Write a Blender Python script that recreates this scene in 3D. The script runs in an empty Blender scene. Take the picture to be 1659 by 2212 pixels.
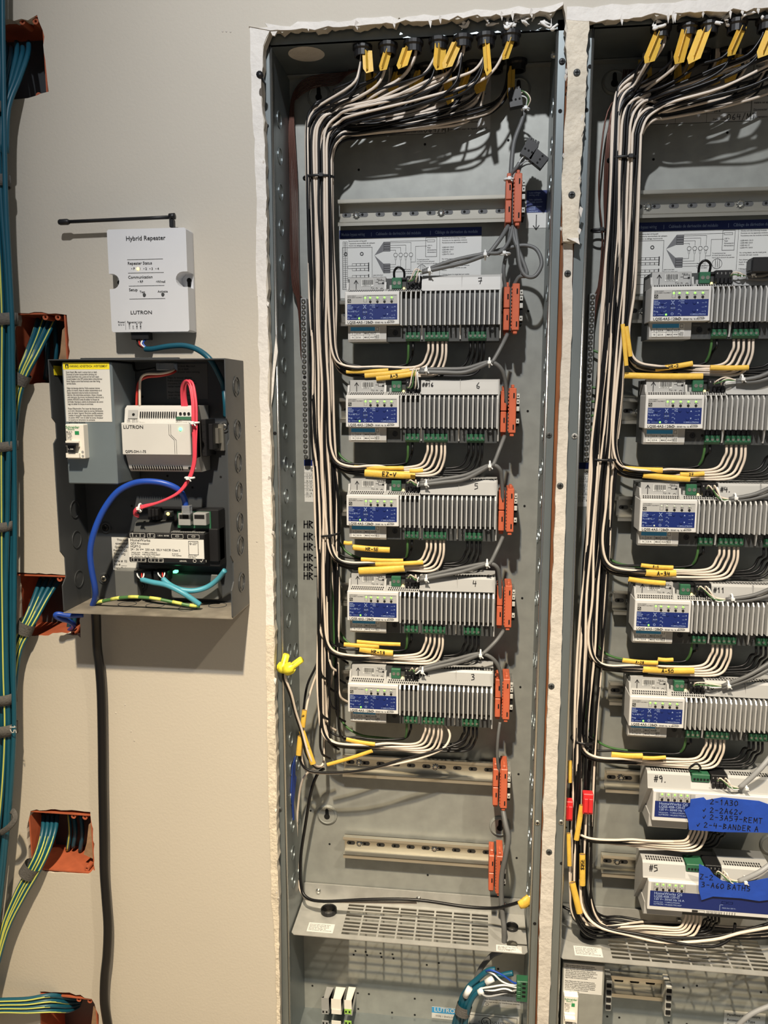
import bpy, bmesh, math, random
from mathutils import Vector, Matrix
random.seed(7)
S = bpy.context.scene
COL = S.collection
# ---------------------------------------------------------------- camera
F_PX, CX, CY = 1690.0, 829.5, 1106.0
PITCH, YAW = math.radians(8.47), math.radians(7.05)
CAM = Vector((0, -1.03, 1.5))
cd = bpy.data.cameras.new('camera'); co = bpy.data.objects.new('camera', cd); COL.objects.link(co)
cd.sensor_fit = 'HORIZONTAL'; cd.sensor_width = 36; cd.lens = 36 * F_PX / 1659; cd.clip_start = .02
co.location = CAM; co.rotation_euler = (math.pi / 2 - PITCH, 0, YAW)
S.camera = co
# ---------------------------------------------------------------- world and lamps
w = bpy.data.worlds.new('room_ambient'); S.world = w; w.use_nodes = True
w.node_tree.nodes['Background'].inputs[0].default_value = (.88, .94, 1, 1)
w.node_tree.nodes['Background'].inputs[1].default_value = .085
def spot(name, loc, aim, power, col, ang, blend, rad):
    l = bpy.data.lights.new(name, 'SPOT'); o = bpy.data.objects.new(name, l); COL.objects.link(o)
    l.energy = power; l.color = col; l.spot_size = math.radians(ang); l.spot_blend = blend; l.shadow_soft_size = rad
    o.location = loc; o.rotation_euler = (Vector(aim) - Vector(loc)).to_track_quat('-Z', 'Y').to_euler()
spot('ceiling_downlight', (-.15, -1.12, 2.64), (-.15, -1.08, 0), 268, (1, .81, .54), 104, 1, .02)
spot('added_neutral_spot', (-.13, -1.21, 2.68), (.10, .1, 1.60), 60, (.97, .98, 1), 74, 1, .02)  # spot added beside the downlight to give the upper wall neutral light
spot('ceiling_downlight', (.95, -1.15, 2.74), (.92, -1.05, 0), 120, (1, .88, .70), 112, 1, .03)
S.view_settings.view_transform = 'Standard'; S.view_settings.look = 'None'
S.view_settings.gamma = 1; S.view_settings.use_curve_mapping = False
S.view_settings.exposure = 0.55
# ---------------------------------------------------------------- pixel -> point at a real depth (authoring aid)
FW = Vector((-math.sin(YAW) * math.cos(PITCH), math.cos(YAW) * math.cos(PITCH), -math.sin(PITCH)))
RT = Vector((math.cos(YAW), math.sin(YAW), 0)); UP = RT.cross(FW)
def P(x, y, Y):
    d = FW + RT * ((x - CX) / F_PX) - UP * ((y - CY) / F_PX)
    return CAM + d * ((Y - CAM.y) / d.y)
# ---------------------------------------------------------------- materials
def lin(c): return tuple((v / 255 / 12.92) if v / 255 <= .04045 else ((v / 255 + .055) / 1.055) ** 2.4 for v in c)
MATS = {}
def mat(name, rgb, rough=.5, metal=0, var=.06, scale=60, bump=0, bscale=200, spec=.5, emit=0, trans=0, aniso=None):
    m = bpy.data.materials.new(name); m.use_nodes = True; nt = m.node_tree; b = nt.nodes['Principled BSDF']
    c = lin(rgb)
    b.inputs['Roughness'].default_value = rough; b.inputs['Metallic'].default_value = metal
    b.inputs['Specular IOR Level'].default_value = spec
    if trans: b.inputs['Transmission Weight'].default_value = trans
    tc = nt.nodes.new('ShaderNodeTexCoord')
    if var:
        n = nt.nodes.new('ShaderNodeTexNoise'); n.inputs['Scale'].default_value = scale; n.inputs['Detail'].default_value = 4
        r = nt.nodes.new('ShaderNodeValToRGB')
        r.color_ramp.elements[0].position = .3; r.color_ramp.elements[1].position = .7
        r.color_ramp.elements[0].color = tuple(v * (1 - var) for v in c) + (1,)
        r.color_ramp.elements[1].color = tuple(min(1, v * (1 + var)) for v in c) + (1,)
        if aniso:
            mp = nt.nodes.new('ShaderNodeMapping'); mp.inputs['Scale'].default_value = aniso
            nt.links.new(tc.outputs['Object'], mp.inputs['Vector']); nt.links.new(mp.outputs['Vector'], n.inputs['Vector'])
        else: nt.links.new(tc.outputs['Object'], n.inputs['Vector'])
        nt.links.new(n.outputs['Fac'], r.inputs['Fac']); nt.links.new(r.outputs['Color'], b.inputs['Base Color'])
    else: b.inputs['Base Color'].default_value = c + (1,)
    if bump:
        n2 = nt.nodes.new('ShaderNodeTexNoise'); n2.inputs['Scale'].default_value = bscale; n2.inputs['Detail'].default_value = 3
        bp = nt.nodes.new('ShaderNodeBump'); bp.inputs['Strength'].default_value = bump; bp.inputs['Distance'].default_value = .002
        nt.links.new(tc.outputs['Object'], n2.inputs['Vector']); nt.links.new(n2.outputs['Fac'], bp.inputs['Height'])
        nt.links.new(bp.outputs['Normal'], b.inputs['Normal'])
    if emit:
        b.inputs['Emission Color'].default_value = c + (1,); b.inputs['Emission Strength'].default_value = emit
    MATS[name] = m
    return m
mat('wall_paint', (194, 187, 174), .75, var=.02, scale=6, bump=.12, bscale=260)
mat('plaster', (196, 190, 181), .9, var=.10, scale=35, bump=.8, bscale=120)
mat('mud', (224, 219, 212), .85, var=.06, scale=35, bump=.7, bscale=120)
mat('gypsum', (210, 200, 182), .95, var=.16, scale=50, bump=1, bscale=160)
mat('drywall_paper', (150, 120, 92), .9, var=.25, scale=40, bump=.6, bscale=90)
mat('wood_stud', (120, 72, 40), .8, var=.3, scale=30, aniso=(4, 4, .5))
mat('floor_wood', (150, 140, 126), .6, var=.2, scale=8)
mat('galv', (150, 152, 147), .45, .25, var=.10, scale=45, bump=.05, bscale=60)
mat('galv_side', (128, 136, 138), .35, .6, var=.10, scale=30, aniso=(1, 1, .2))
mat('galv_shelf', (176, 176, 172), .4, .35, var=.08, scale=60)
mat('steel', (200, 196, 184), .28, .85, var=.06, scale=80, aniso=(.2, 1, 1))
mat('chrome', (210, 210, 206), .2, .95, var=0)
mat('copper', (88, 56, 46), .4, .5, var=.1)
mat('black_plastic', (24, 24, 26), .45, var=.05)
mat('black_wire', (17, 17, 19), .38, var=0, spec=.4)
mat('white_wire', (222, 208, 192), .42, var=.03)
mat('green_wire', (70, 112, 62), .42, var=.05)
mat('grey_cable', (98, 99, 99), .5, var=.05)
mat('grey_light_cable', (150, 152, 154), .5, var=.05)
mat('dark_grey', (66, 68, 68), .5, var=.05)
mat('mid_grey', (150, 151, 150), .5, var=.03)
mat('module_white', (172, 172, 170), .45, var=.02, scale=30)
mat('psu_white', (206, 205, 201), .45, var=.02, scale=30)
mat('nose_white', (212, 212, 210), .42, var=.02, scale=30)
mat('module_grey', (184, 184, 182), .45, var=.02)
mat('fin_metal', (226, 226, 224), .35, .5, var=.04)
mat('heatsink_base', (86, 87, 88), .5, .3, var=.06)
mat('label_white', (212, 212, 208), .5, var=0)
mat('label_grey', (172, 172, 170), .5, var=0)
mat('print_black', (32, 32, 34), .6, var=0)
mat('print_grey', (110, 110, 112), .6, var=0)
mat('marker', (14, 14, 18), .6, var=0)
mat('brand_blue', (18, 38, 104), .45, var=0)
mat('sky_blue', (60, 150, 205), .45, var=0)
mat('print_pale', (150, 168, 205), .5, var=0)
mat('term_green', (48, 100, 72), .42, var=.05)
mat('orange_plastic', (190, 96, 66), .42, var=.06, scale=80)
mat('orange_box', (172, 90, 60), .55, var=.12, scale=60)
mat('clip_grey', (190, 190, 184), .5, var=.04)
mat('yellow_tape', (226, 184, 74), .5, var=.08, scale=90, bump=.2, bscale=300)
mat('yellow_bright', (240, 226, 60), .4, var=.03)
mat('warn_yellow', (240, 222, 40), .5, var=0)
mat('teal_cable', (16, 78, 98), .42, var=.06, scale=40)
mat('teal_light', (74, 150, 170), .42, var=.05)
mat('stripe_yellow', (196, 200, 96), .5, var=.05)
mat('velcro', (88, 86, 84), .95, var=.15, scale=300, bump=.5, bscale=500)
mat('blue_cable', (30, 72, 168), .4, var=.05)
mat('pink_wire', (224, 74, 92), .4, var=.05)
mat('red_wire', (190, 52, 44), .42, var=.05)
mat('red_plastic', (214, 44, 48), .4, var=.04)
mat('rep_white', (212, 213, 216), .4, var=.01)
mat('box_black', (66, 69, 72), .42, .1, var=.12, scale=14)
mat('box_dusty', (122, 116, 106), .6, var=.35, scale=26)
mat('cover_grey', (126, 138, 144), .42, .4, var=.06, scale=14)
mat('bracket_grey', (116, 118, 116), .4, .3, var=.08, scale=20)
mat('breaker_white', (232, 228, 218), .4, var=.02)
mat('breaker_green', (40, 140, 84), .5, var=0)
mat('painter_tape', (30, 72, 172), .6, var=.10, scale=40, bump=.3, bscale=80)
mat('fluff', (232, 230, 226), 1, var=.1, scale=60, bump=1, bscale=120)
mat('clear_plastic', (215, 220, 225), .12, var=0, trans=.75)
mat('tie_white', (226, 228, 228), .4, var=0)
mat('dark_void', (6, 6, 7), .9, var=0)
mat('led_green', (120, 255, 70), .4, var=0, emit=1.9)
mat('led_soft', (90, 240, 150), .4, var=0, emit=3.0)
mat('led_amber', (250, 220, 120), .4, var=0, emit=2.0)
mat('led_off', (196, 206, 190), .3, var=0)
# ---------------------------------------------------------------- mesh helpers
OFF = {}
class Fr:
    """a flat frame: origin, right, up; d is outward"""
    def __init__(s, o, ux=(1, 0, 0), uz=(0, 0, 1)):
        s.o = Vector(o); s.x = Vector(ux).normalized(); s.z = Vector(uz).normalized(); s.n = s.x.cross(s.z)
    def __call__(s, u, v, d=0): return s.o + s.x * u + s.z * v + s.n * d
TXT = {}
def txt_mesh(body):
    if body not in TXT:
        c = bpy.data.curves.new('t', 'FONT'); c.body = body; c.size = 1; c.resolution_u = 2; c.fill_mode = 'FRONT'; c.offset = .012
        o = bpy.data.objects.new('t', c); me = bpy.data.meshes.new_from_object(o)
        TXT[body] = ([v.co.copy() for v in me.vertices], [tuple(p.vertices) for p in me.polygons])
        bpy.data.objects.remove(o); bpy.data.curves.remove(c); bpy.data.meshes.remove(me)
    return TXT[body]
GL = {  # stroke lettering on a 0..1 box
 '0': [[(.2, 0), (0, .3), (0, .7), (.25, 1), (.5, .8), (.55, .3), (.2, 0)]], '1': [[(.1, .75), (.3, 1), (.3, 0)]],
 '2': [[(0, .8), (.25, 1), (.5, .75), (0, 0), (.55, .05)]], '3': [[(0, .95), (.4, 1), (.45, .75), (.15, .55), (.5, .4), (.45, .1), (0, 0)]],
 '4': [[(.1, 1), (0, .45), (.55, .5)], [(.45, .9), (.4, 0)]], '5': [[(.5, 1), (.05, .95), (.05, .6), (.45, .6), (.5, .2), (0, 0)]],
 '6': [[(.4, 1), (.05, .5), (.1, .1), (.4, 0), (.5, .3), (.1, .45)]], '7': [[(0, .95), (.55, 1), (.3, 0)], [(.05, .45), (.6, .5)]],
 '8': [[(.25, .5), (0, .8), (.3, 1), (.5, .75), (0, .25), (.25, 0), (.55, .25), (.25, .5)]], '9': [[(.5, .7), (.2, .5), (.05, .8), (.35, 1), (.5, .7), (.4, 0)]],
 'A': [[(0, 0), (.3, 1), (.55, 0)], [(.1, .4), (.5, .4)]], 'B': [[(0, 0), (.05, 1), (.45, .8), (.1, .55), (.5, .25), (0, 0)]],
 'D': [[(0, 0), (.05, 1), (.5, .6), (.4, .1), (0, 0)]], 'E': [[(.5, 1), (0, 1), (0, 0), (.5, 0)], [(0, .5), (.4, .5)]],
 'H': [[(0, 0), (.03, 1)], [(.5, 0), (.5, 1)], [(0, .5), (.5, .55)]], 'M': [[(0, 0), (.05, 1), (.3, .3), (.55, 1), (.6, 0)]],
 'N': [[(0, 0), (0, 1), (.5, 0), (.5, 1)]], 'Q': [[(.25, 0), (0, .4), (.2, 1), (.5, .6), (.25, 0)], [(.3, .3), (.6, -.1)]],
 'R': [[(0, 0), (.03, 1), (.5, .8), (.05, .5), (.5, 0)]], 'S': [[(.5, .9), (.1, 1), (.05, .65), (.5, .4), (.4, .05), (0, .05)]],
 'T': [[(0, 1), (.6, 1)], [(.3, 1), (.3, 0)]], 'V': [[(0, .9), (.25, .1), (.6, 1)]], 'Z': [[(0, 1), (.5, .95), (0, 0), (.55, .05)]],
 '#': [[(.1, 0), (.25, 1)], [(.35, 0), (.5, 1)], [(0, .35), (.55, .4)], [(.05, .65), (.6, .7)]], '-': [[(.05, .5), (.5, .5)]],
 '/': [[(.05, -.1), (.5, 1.1)]], '.': [[(.1, 0), (.18, .06)]], 'v': [[(0, .4), (.15, .1), (.45, .7)]], ' ': [],
 'I': [[(.2, 0), (.2, 1)]], 'X': [[(0, 0), (.5, 1)], [(0, 1), (.5, 0)]], 'L': [[(0, 1), (0, 0), (.5, .05)]], 'Y': [[(0, 1), (.25, .5)], [(.5, 1), (.15, 0)]],
}
def crom(pts, sub):
    """smooth curve through pts"""
    n = len(pts)
    if n < 3 or sub < 2: return [Vector(p) for p in pts]
    pts = [Vector(p) for p in pts]; out = []
    for i in range(n - 1):
        p0 = pts[max(i - 1, 0)]; p1 = pts[i]; p2 = pts[i + 1]; p3 = pts[min(i + 2, n - 1)]
        for k in range(sub):
            t = k / sub; t2 = t * t; t3 = t2 * t
            out.append(.5 * ((2 * p1) + (p2 - p0) * t + (2 * p0 - 5 * p1 + 4 * p2 - p3) * t2 + (3 * p1 - p0 - 3 * p2 + p3) * t3))
    out.append(pts[-1]); return out
class MB:
    def __init__(s): s.v = []; s.f = []; s.sm = []
    def add(s, vs, fs, sm=False):
        k = len(s.v); s.v += [Vector(v) for v in vs]; s.f += [tuple(i + k for i in f) for f in fs]; s.sm += [sm] * len(fs); return s
    def hexa(s, p):  # 8 corners: bottom 4 ccw, top 4
        return s.add(p, [(3, 2, 1, 0), (4, 5, 6, 7), (0, 1, 5, 4), (1, 2, 6, 5), (2, 3, 7, 6), (3, 0, 4, 7)])
    def box(s, x0, x1, y0, y1, z0, z1, b=0):
        x0, x1 = min(x0, x1), max(x0, x1); y0, y1 = min(y0, y1), max(y0, y1); z0, z1 = min(z0, z1), max(z0, z1)
        if not b: return s.hexa([(x0, y0, z0), (x1, y0, z0), (x1, y1, z0), (x0, y1, z0), (x0, y0, z1), (x1, y0, z1), (x1, y1, z1), (x0, y1, z1)])
        b = min(b, (x1 - x0) * .45, (y1 - y0) * .45, (z1 - z0) * .45)
        bm = bmesh.new(); bmesh.ops.create_cube(bm, size=1)
        for v in bm.verts: v.co = Vector(((x0 + x1) / 2 + v.co.x * (x1 - x0), (y0 + y1) / 2 + v.co.y * (y1 - y0), (z0 + z1) / 2 + v.co.z * (z1 - z0)))
        bmesh.ops.bevel(bm, geom=list(bm.edges), offset=b, segments=1, affect='EDGES', profile=.5)
        bm.verts.index_update(); s.add([v.co for v in bm.verts], [[v.index for v in f.verts] for f in bm.faces]); bm.free(); return s
    def fbox(s, F, u0, v0, u1, v1, d0, d1):  # box in a frame
        return s.hexa([F(u0, v0, d0), F(u1, v0, d0), F(u1, v1, d0), F(u0, v1, d0), F(u0, v0, d1), F(u1, v0, d1), F(u1, v1, d1), F(u0, v1, d1)])
    def rect(s, F, u0, v0, u1, v1, d=.0003):
        return s.add([F(u0, v0, d), F(u1, v0, d), F(u1, v1, d), F(u0, v1, d)], [(0, 1, 2, 3)])
    def frame(s, F, u0, v0, u1, v1, w, d=.0003):
        s.rect(F, u0, v0, u1, v0 + w, d); s.rect(F, u0, v1 - w, u1, v1, d); s.rect(F, u0, v0, u0 + w, v1, d); return s.rect(F, u1 - w, v0, u1, v1, d)
    def prism_x(s, prof, x0, x1):  # profile (y,z) convex-ish, extruded along x
        n = len(prof); vs = [(x0, y, z) for y, z in prof] + [(x1, y, z) for y, z in prof]
        return s.add(vs, [tuple(range(n - 1, -1, -1)), tuple(range(n, 2 * n))] + [(i, (i + 1) % n, n + (i + 1) % n, n + i) for i in range(n)])
    def poly(s, F, pts, d0, d1):  # flat polygon with thickness
        n = len(pts); vs = [F(u, v, d0) for u, v in pts] + [F(u, v, d1) for u, v in pts]
        return s.add(vs, [tuple(range(n - 1, -1, -1)), tuple(range(n, 2 * n))] + [(i, (i + 1) % n, n + (i + 1) % n, n + i) for i in range(n)])
    def disc(s, F, u, v, r, d=.0003, n=14, h=0):
        if h: return s.poly(F, [(u + r * math.cos(a * 2 * math.pi / n), v + r * math.sin(a * 2 * math.pi / n)) for a in range(n)], d, d + h)
        return s.add([F(u + r * math.cos(a * 2 * math.pi / n), v + r * math.sin(a * 2 * math.pi / n), d) for a in range(n)], [tuple(range(n))])
    def ring(s, F, u, v, r0, r1, d0, d1, n=20, a0=0, a1=2 * math.pi):
        full = abs(a1 - a0 - 2 * math.pi) < 1e-6; k = n if full else n + 1; vs = []; fs = []
        for i in range(k):
            a = a0 + (a1 - a0) * i / n; c, q = math.cos(a), math.sin(a)
            vs += [F(u + r0 * c, v + r0 * q, d0), F(u + r0 * c, v + r0 * q, d1), F(u + r1 * c, v + r1 * q, d1), F(u + r1 * c, v + r1 * q, d0)]
        for i in range(n):
            a = 4 * i; b = 4 * ((i + 1) % k)
            for j in range(4): fs.append((a + j, b + j, b + (j + 1) % 4, a + (j + 1) % 4))
        return s.add(vs, fs)
    def line(s, F, pts, w, d=.0004):
        for (a, b), (c, e) in zip(pts[:-1], pts[1:]):
            L = math.hypot(c - a, e - b) or 1e-9; nx, ny = -(e - b) / L * w / 2, (c - a) / L * w / 2
            tx, ty = (c - a) / L * w * .3, (e - b) / L * w * .3
            s.add([F(a + nx - tx, b + ny - ty, d), F(a - nx - tx, b - ny - ty, d), F(c - nx + tx, e - ny + ty, d), F(c + nx + tx, e + ny + ty, d)], [(0, 1, 2, 3)])
        return s
    def hand(s, F, text, u, v, h, w=None, d=.0005, adv=.78):
        w = w or h * .13
        for ch in text:
            for st in GL.get(ch, []): s.line(F, [(u + a * h, v + b * h) for a, b in st], w, d)
            u += h * adv * (.5 if ch in ' .' else 1)
        return s
    def text(s, F, body, u, v, size, d=.0004, align='l', sx=1):
        vs, fs = txt_mesh(body)
        if not vs: return s
        mx = max(q.x for q in vs); mn = min(q.x for q in vs)
        o = {'l': 0, 'c': -(mx + mn) / 2, 'r': -mx}[align]
        return s.add([F(u + (q.x + o) * size * sx, v + q.y * size, d) for q in vs], fs)
    def tube(s, path, r, n=8, sub=5, cap=True, flat=1.0, up=(0, 1, 0)):
        p = crom(path, sub); m = len(p); vs = []; fs = []
        rr = r if isinstance(r, (list, tuple)) else None
        t0 = (p[1] - p[0]).normalized(); a = Vector(up)
        if abs(a.dot(t0)) > .9: a = Vector((1, 0, 0))
        nrm = (a - t0 * a.dot(t0)).normalized()
        for i in range(m):
            t = (p[min(i + 1, m - 1)] - p[max(i - 1, 0)])
            t = t.normalized() if t.length > 1e-9 else t0
            nrm = nrm - t * nrm.dot(t); nrm = nrm.normalized() if nrm.length > 1e-9 else Vector((0, 1, 0)); b = t.cross(nrm)
            q = r if not rr else rr[min(int(i / max(m - 1, 1) * (len(rr) - 1) + .5), len(rr) - 1)]
            for k in range(n):
                g = 2 * math.pi * k / n
                vs.append(p[i] + nrm * (math.cos(g) * q * flat) + b * (math.sin(g) * q))
        for i in range(m - 1):
            for k in range(n): fs.append((i * n + k, i * n + (k + 1) % n, (i + 1) * n + (k + 1) % n, (i + 1) * n + k))
        if cap: fs += [tuple(range(n - 1, -1, -1)), tuple((m - 1) * n + k for k in range(n))]
        return s.add(vs, fs, True)
    def lathe(s, F, u, v, prof, n=20):  # prof: (r, d)
        vs = []; fs = []; m = len(prof)
        for r, d in prof: vs += [F(u + r * math.cos(2 * math.pi * k / n), v + r * math.sin(2 * math.pi * k / n), d) for k in range(n)]
        for i in range(m - 1):
            for k in range(n): fs.append((i * n + k, i * n + (k + 1) % n, (i + 1) * n + (k + 1) % n, (i + 1) * n + k))
        return s.add(vs, fs)
    def fill(s, F, loops, d0, d1):  # outline with holes, given thickness
        c = bpy.data.curves.new('f', 'CURVE'); c.dimensions = '2D'; c.fill_mode = 'BOTH'; c.extrude = abs(d1 - d0) / 2
        for lp in loops:
            sp = c.splines.new('POLY'); sp.points.add(len(lp) - 1); sp.use_cyclic_u = True
            for q, (u, v) in zip(sp.points, lp): q.co = (u, v, 0, 1)
        o = bpy.data.objects.new('f', c); me = bpy.data.meshes.new_from_object(o); mid = (d0 + d1) / 2
        s.add([F(v.co.x, v.co.y, mid + v.co.z) for v in me.vertices], [tuple(p.vertices) for p in me.polygons])
        bpy.data.objects.remove(o); bpy.data.curves.remove(c); bpy.data.meshes.remove(me); return s
    def mesh(s, name, m, off=(0, 0, 0)):
        me = bpy.data.meshes.new(name); o = Vector(off)
        me.from_pydata([v - o for v in s.v], [], s.f); me.validate()
        if len(me.polygons) == len(s.sm): me.polygons.foreach_set('use_smooth', s.sm)
        if isinstance(m, str): me.materials.append(MATS[m])
        me.update(); return me
    def build(s, name, m, parent=None, label=None):
        r = parent
        while r is not None and r.parent is not None: r = r.parent
        off = OFF.get(r, Vector((0, 0, 0))) if r else Vector((0, 0, 0))
        o = bpy.data.objects.new(name, s.mesh(name, m, off)); COL.objects.link(o)
        if parent: o.parent = parent
        if label: o['label'] = label
        return o
    def top(s, name, m, label, cat, group=None, kind=None):  # a thing that is one mesh, origin at its lowest middle
        xs = [v.x for v in s.v]; ys = [v.y for v in s.v]; zs = [v.z for v in s.v]
        off = Vector(((min(xs) + max(xs)) / 2, (min(ys) + max(ys)) / 2, min(zs)))
        o = bpy.data.objects.new(name, s.mesh(name, m, off)); COL.objects.link(o); o.location = off; OFF[o] = off
        return tag(o, label, cat, group, kind)
def tag(o, label=None, cat=None, group=None, kind=None):
    if label: o['label'] = label
    if cat: o['category'] = cat
    if group: o['group'] = group
    if kind: o['kind'] = kind
    return o
def thing(name, label, cat, loc=(0, 0, 0), group=None, kind=None):
    o = bpy.data.objects.new(name, None); COL.objects.link(o); o.empty_display_size = .01
    o.location = loc; OFF[o] = Vector(loc)
    return tag(o, label, cat, group, kind)
def inst(src, name, parent, dloc):  # a repeat of a part, sharing mesh data
    o = bpy.data.objects.new(name, src.data); COL.objects.link(o); o.parent = parent; o.location = src.location + Vector(dloc); return o
def copy_tree(o, parent=None):
    c = o.copy(); COL.objects.link(c); c.parent = parent
    for ch in list(o.children): copy_tree(ch, c)
    return c
def wire(name, m, r, path, label, cat='wire', group=None, n=7, sub=5):
    return MB().tube(path, r, n, sub).top(name, m, label, cat, group)
def pp(*a):  # list of pixels with depth -> points
    return [P(*q) for q in a]
ORD = ['first', 'second', 'third', 'fourth', 'fifth', 'sixth', 'seventh', 'eighth', 'ninth', 'tenth', 'eleventh', 'twelfth', 'thirteenth', 'fourteenth', 'fifteenth', 'sixteenth']
def jag(pts, amp, step, seed=1, closed=False):
    """torn edge: break a polyline into short uneven pieces"""
    rg = random.Random(seed); out = []
    seq = list(zip(pts[:-1], pts[1:])) + ([(pts[-1], pts[0])] if closed else [])
    for (a, b), (c, e) in seq:
        L = math.hypot(c - a, e - b); k = max(1, int(L / step)); nx, ny = -(e - b) / L, (c - a) / L
        for i in range(k):
            t = (i + (rg.uniform(-.3, .3) if i else 0)) / k; j = rg.gauss(0, amp) if i else 0
            out.append((a + (c - a) * t + nx * j, b + (e - b) * t + ny * j))
    if not closed: out.append(pts[-1])
    return out
# ================================================================ THE SETTING
WF = -.012                                    # drywall face
def W2(x, y): q = P(x, y, WF); return (q.x, q.z)
def Pz(x, y, z):                              # pixel on a level plane
    d = FW + RT * ((x - CX) / F_PX) - UP * ((y - CY) / F_PX); return CAM + d * ((z - CAM.z) / d.z)
F0 = Fr((0, WF, 0))
LEFT_EDGE = [(602, 1950), (598, 1700), (595, 1500), (590, 1200), (585, 950), (582, 860), (583, 800), (580, 700), (578, 600), (575, 400), (572, 300), (566, 180), (570, 100), (584, 66)]
TOP_EDGE = [(584, 66), (640, 63), (720, 58), (800, 52), (900, 45), (1000, 39), (1100, 31), (1198, 24), (1217, 8), (1222, 40)]
STRIP = [(1222, 40), (1224, 110), (1227, 170), (1224, 235), (1219, 330), (1215, 430), (1217, 521), (1235, 524), (1249, 520), (1251, 480), (1254, 380), (1258, 300), (1263, 240), (1267, 150), (1266, 90), (1273, 46)]
RTOP = [(1273, 46), (1290, 40), (1335, 42), (1345, 35), (1400, 31), (1500, 27), (1600, 21), (1750, 12), (1990, -6)]
def w2(l): return [W2(*q) for q in l]
hole = jag(w2(LEFT_EDGE), .0007, .010, 3)[:-1] + jag(w2(TOP_EDGE), .0018, .005, 4)[:-1] + jag(w2(STRIP), .0011, .005, 5)[:-1] + jag(w2(RTOP), .0016, .005, 6)
hole = [(-.2845, .47)] + hole + [(.495, .47)]
BOXES = [  # wall openings for the orange boxes, in pixels
 [(-60, 42), (60, 44), (80, 32), (92, 65), (98, 130), (105, 198), (60, 212), (-60, 222)],
 [(34, 676), (90, 674), (120, 677), (144, 680), (147, 720), (146, 828), (52, 828), (30, 826)],
 [(33, 1236), (60, 1238), (100, 1240), (138, 1242), (176, 1250), (174, 1378), (168, 1372), (75, 1374), (40, 1372)],
 [(66, 1752), (110, 1748), (195, 1754), (201, 1790), (205, 1880), (190, 1888), (95, 1884), (62, 1860), (58, 1790)],
 [(86, 2142), (150, 2144), (198, 2158), (213, 2192), (214, 2300), (88, 2300)]]
loops = [[(-1.6, 0), (1.6, 0), (1.6, 2.74), (-1.6, 2.74)], hole]
for i, b in enumerate(BOXES): loops.append(jag(w2(b), .0008, .008, 20 + i, True))
wall = MB().fill(F0, loops, -.0125, 0).build('wall_back', 'wall_paint')
tag(wall, 'grey beige drywall with torn openings around the panels', None, None, 'structure')
def wpart(name, m, mb): return mb.build(name, m, wall)
# torn, plastered borders of the openings (proud of the paint)
def band(name, outer, inner, m, d=.0012, amp=.0006, seed=1):
    a = jag(w2(outer), amp, .011, seed); b = jag(w2(inner), amp, .007, seed + 50)
    wpart(name, m, MB().fill(F0, [a + b[::-1]], 0, d))
band('plaster_edge', [(540, 60), (541, 130), (546, 240), (550, 330), (555, 450), (553, 560), (556, 640)], [(583, 68), (569, 100), (565, 180), (571, 300), (575, 400), (576, 500), (577, 640)], 'mud', seed=31)
band('plaster_edge', [(557, 640), (560, 760), (563, 900), (567, 1050), (573, 1200), (575, 1350)], [(577, 640), (581, 780), (580, 850), (584, 950), (587, 1100), (589, 1200), (592, 1350)], 'mud', seed=32)
band('plaster_edge', [(575, 1350), (577, 1500), (580, 1700), (585, 1850), (588, 1960), (596, 2060), (598, 2212)], [(592, 1350), (594, 1500), (597, 1700), (600, 1880), (602, 1960), (604, 2080), (606, 2212)], 'gypsum', seed=33)
band('plaster_edge', [(538, 58), (600, 57), (690, 49), (800, 40), (900, 36), (1000, 29), (1100, 20), (1190, 14), (1216, 6)], [(584, 67), (640, 65), (720, 60), (800, 54), (900, 47), (1000, 41), (1100, 33), (1198, 26), (1216, 12)], 'mud', .002, .0014, 34)
band('plaster_edge', [(1224, 16), (1300, 14), (1400, 10), (1480, 2), (1600, -4), (1700, -10)], [(1224, 44), (1274, 47), (1340, 43), (1400, 33), (1500, 29), (1600, 23), (1700, 17)], 'mud', .002, .0012, 35)
band('plaster_edge', [(1222, 44), (1223, 110), (1226, 170), (1223, 240), (1218, 330), (1214, 430), (1216, 522)], [(1272, 46), (1266, 110), (1267, 160), (1263, 240), (1258, 310), (1253, 390), (1249, 522)], 'gypsum', .0018, .0008, 36)
rg = random.Random(11)
for k in range(34):   # small torn paper flakes hanging at the cut edges
    t = rg.random(); side = k % 4
    if side == 0: a = LEFT_EDGE[rg.randrange(len(LEFT_EDGE) - 2)]; q = (a[0] - 3 + rg.uniform(-3, 4), a[1] + rg.uniform(-60, 90))
    elif side == 1: q = (600 + t * 600, 64 - t * 40 + rg.uniform(0, 5))
    elif side == 2: q = (1290 + t * 360, 41 - t * 20 + rg.uniform(0, 5))
    else: q = ((1221, 1258)[rg.random() < .6] + rg.uniform(-3, 3), 90 + t * 420); q = (q[0] - (q[1] - 90) * .02, q[1])
    u, v = W2(*q); s_ = rg.uniform(.002, .0055); m_ = MB()
    m_.poly(Fr((u, WF - .0015, v), (1, .25, 0), (0, rg.uniform(-.5, .2), 1)), [(0, s_), (s_ * .7, s_ * .5), (s_ * .3, -s_ * rg.uniform(.8, 2)), (-s_ * .3, 0)], 0, .0006)
    if -.3 < u < .45: wpart('paper_flake', 'mud', m_)
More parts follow.
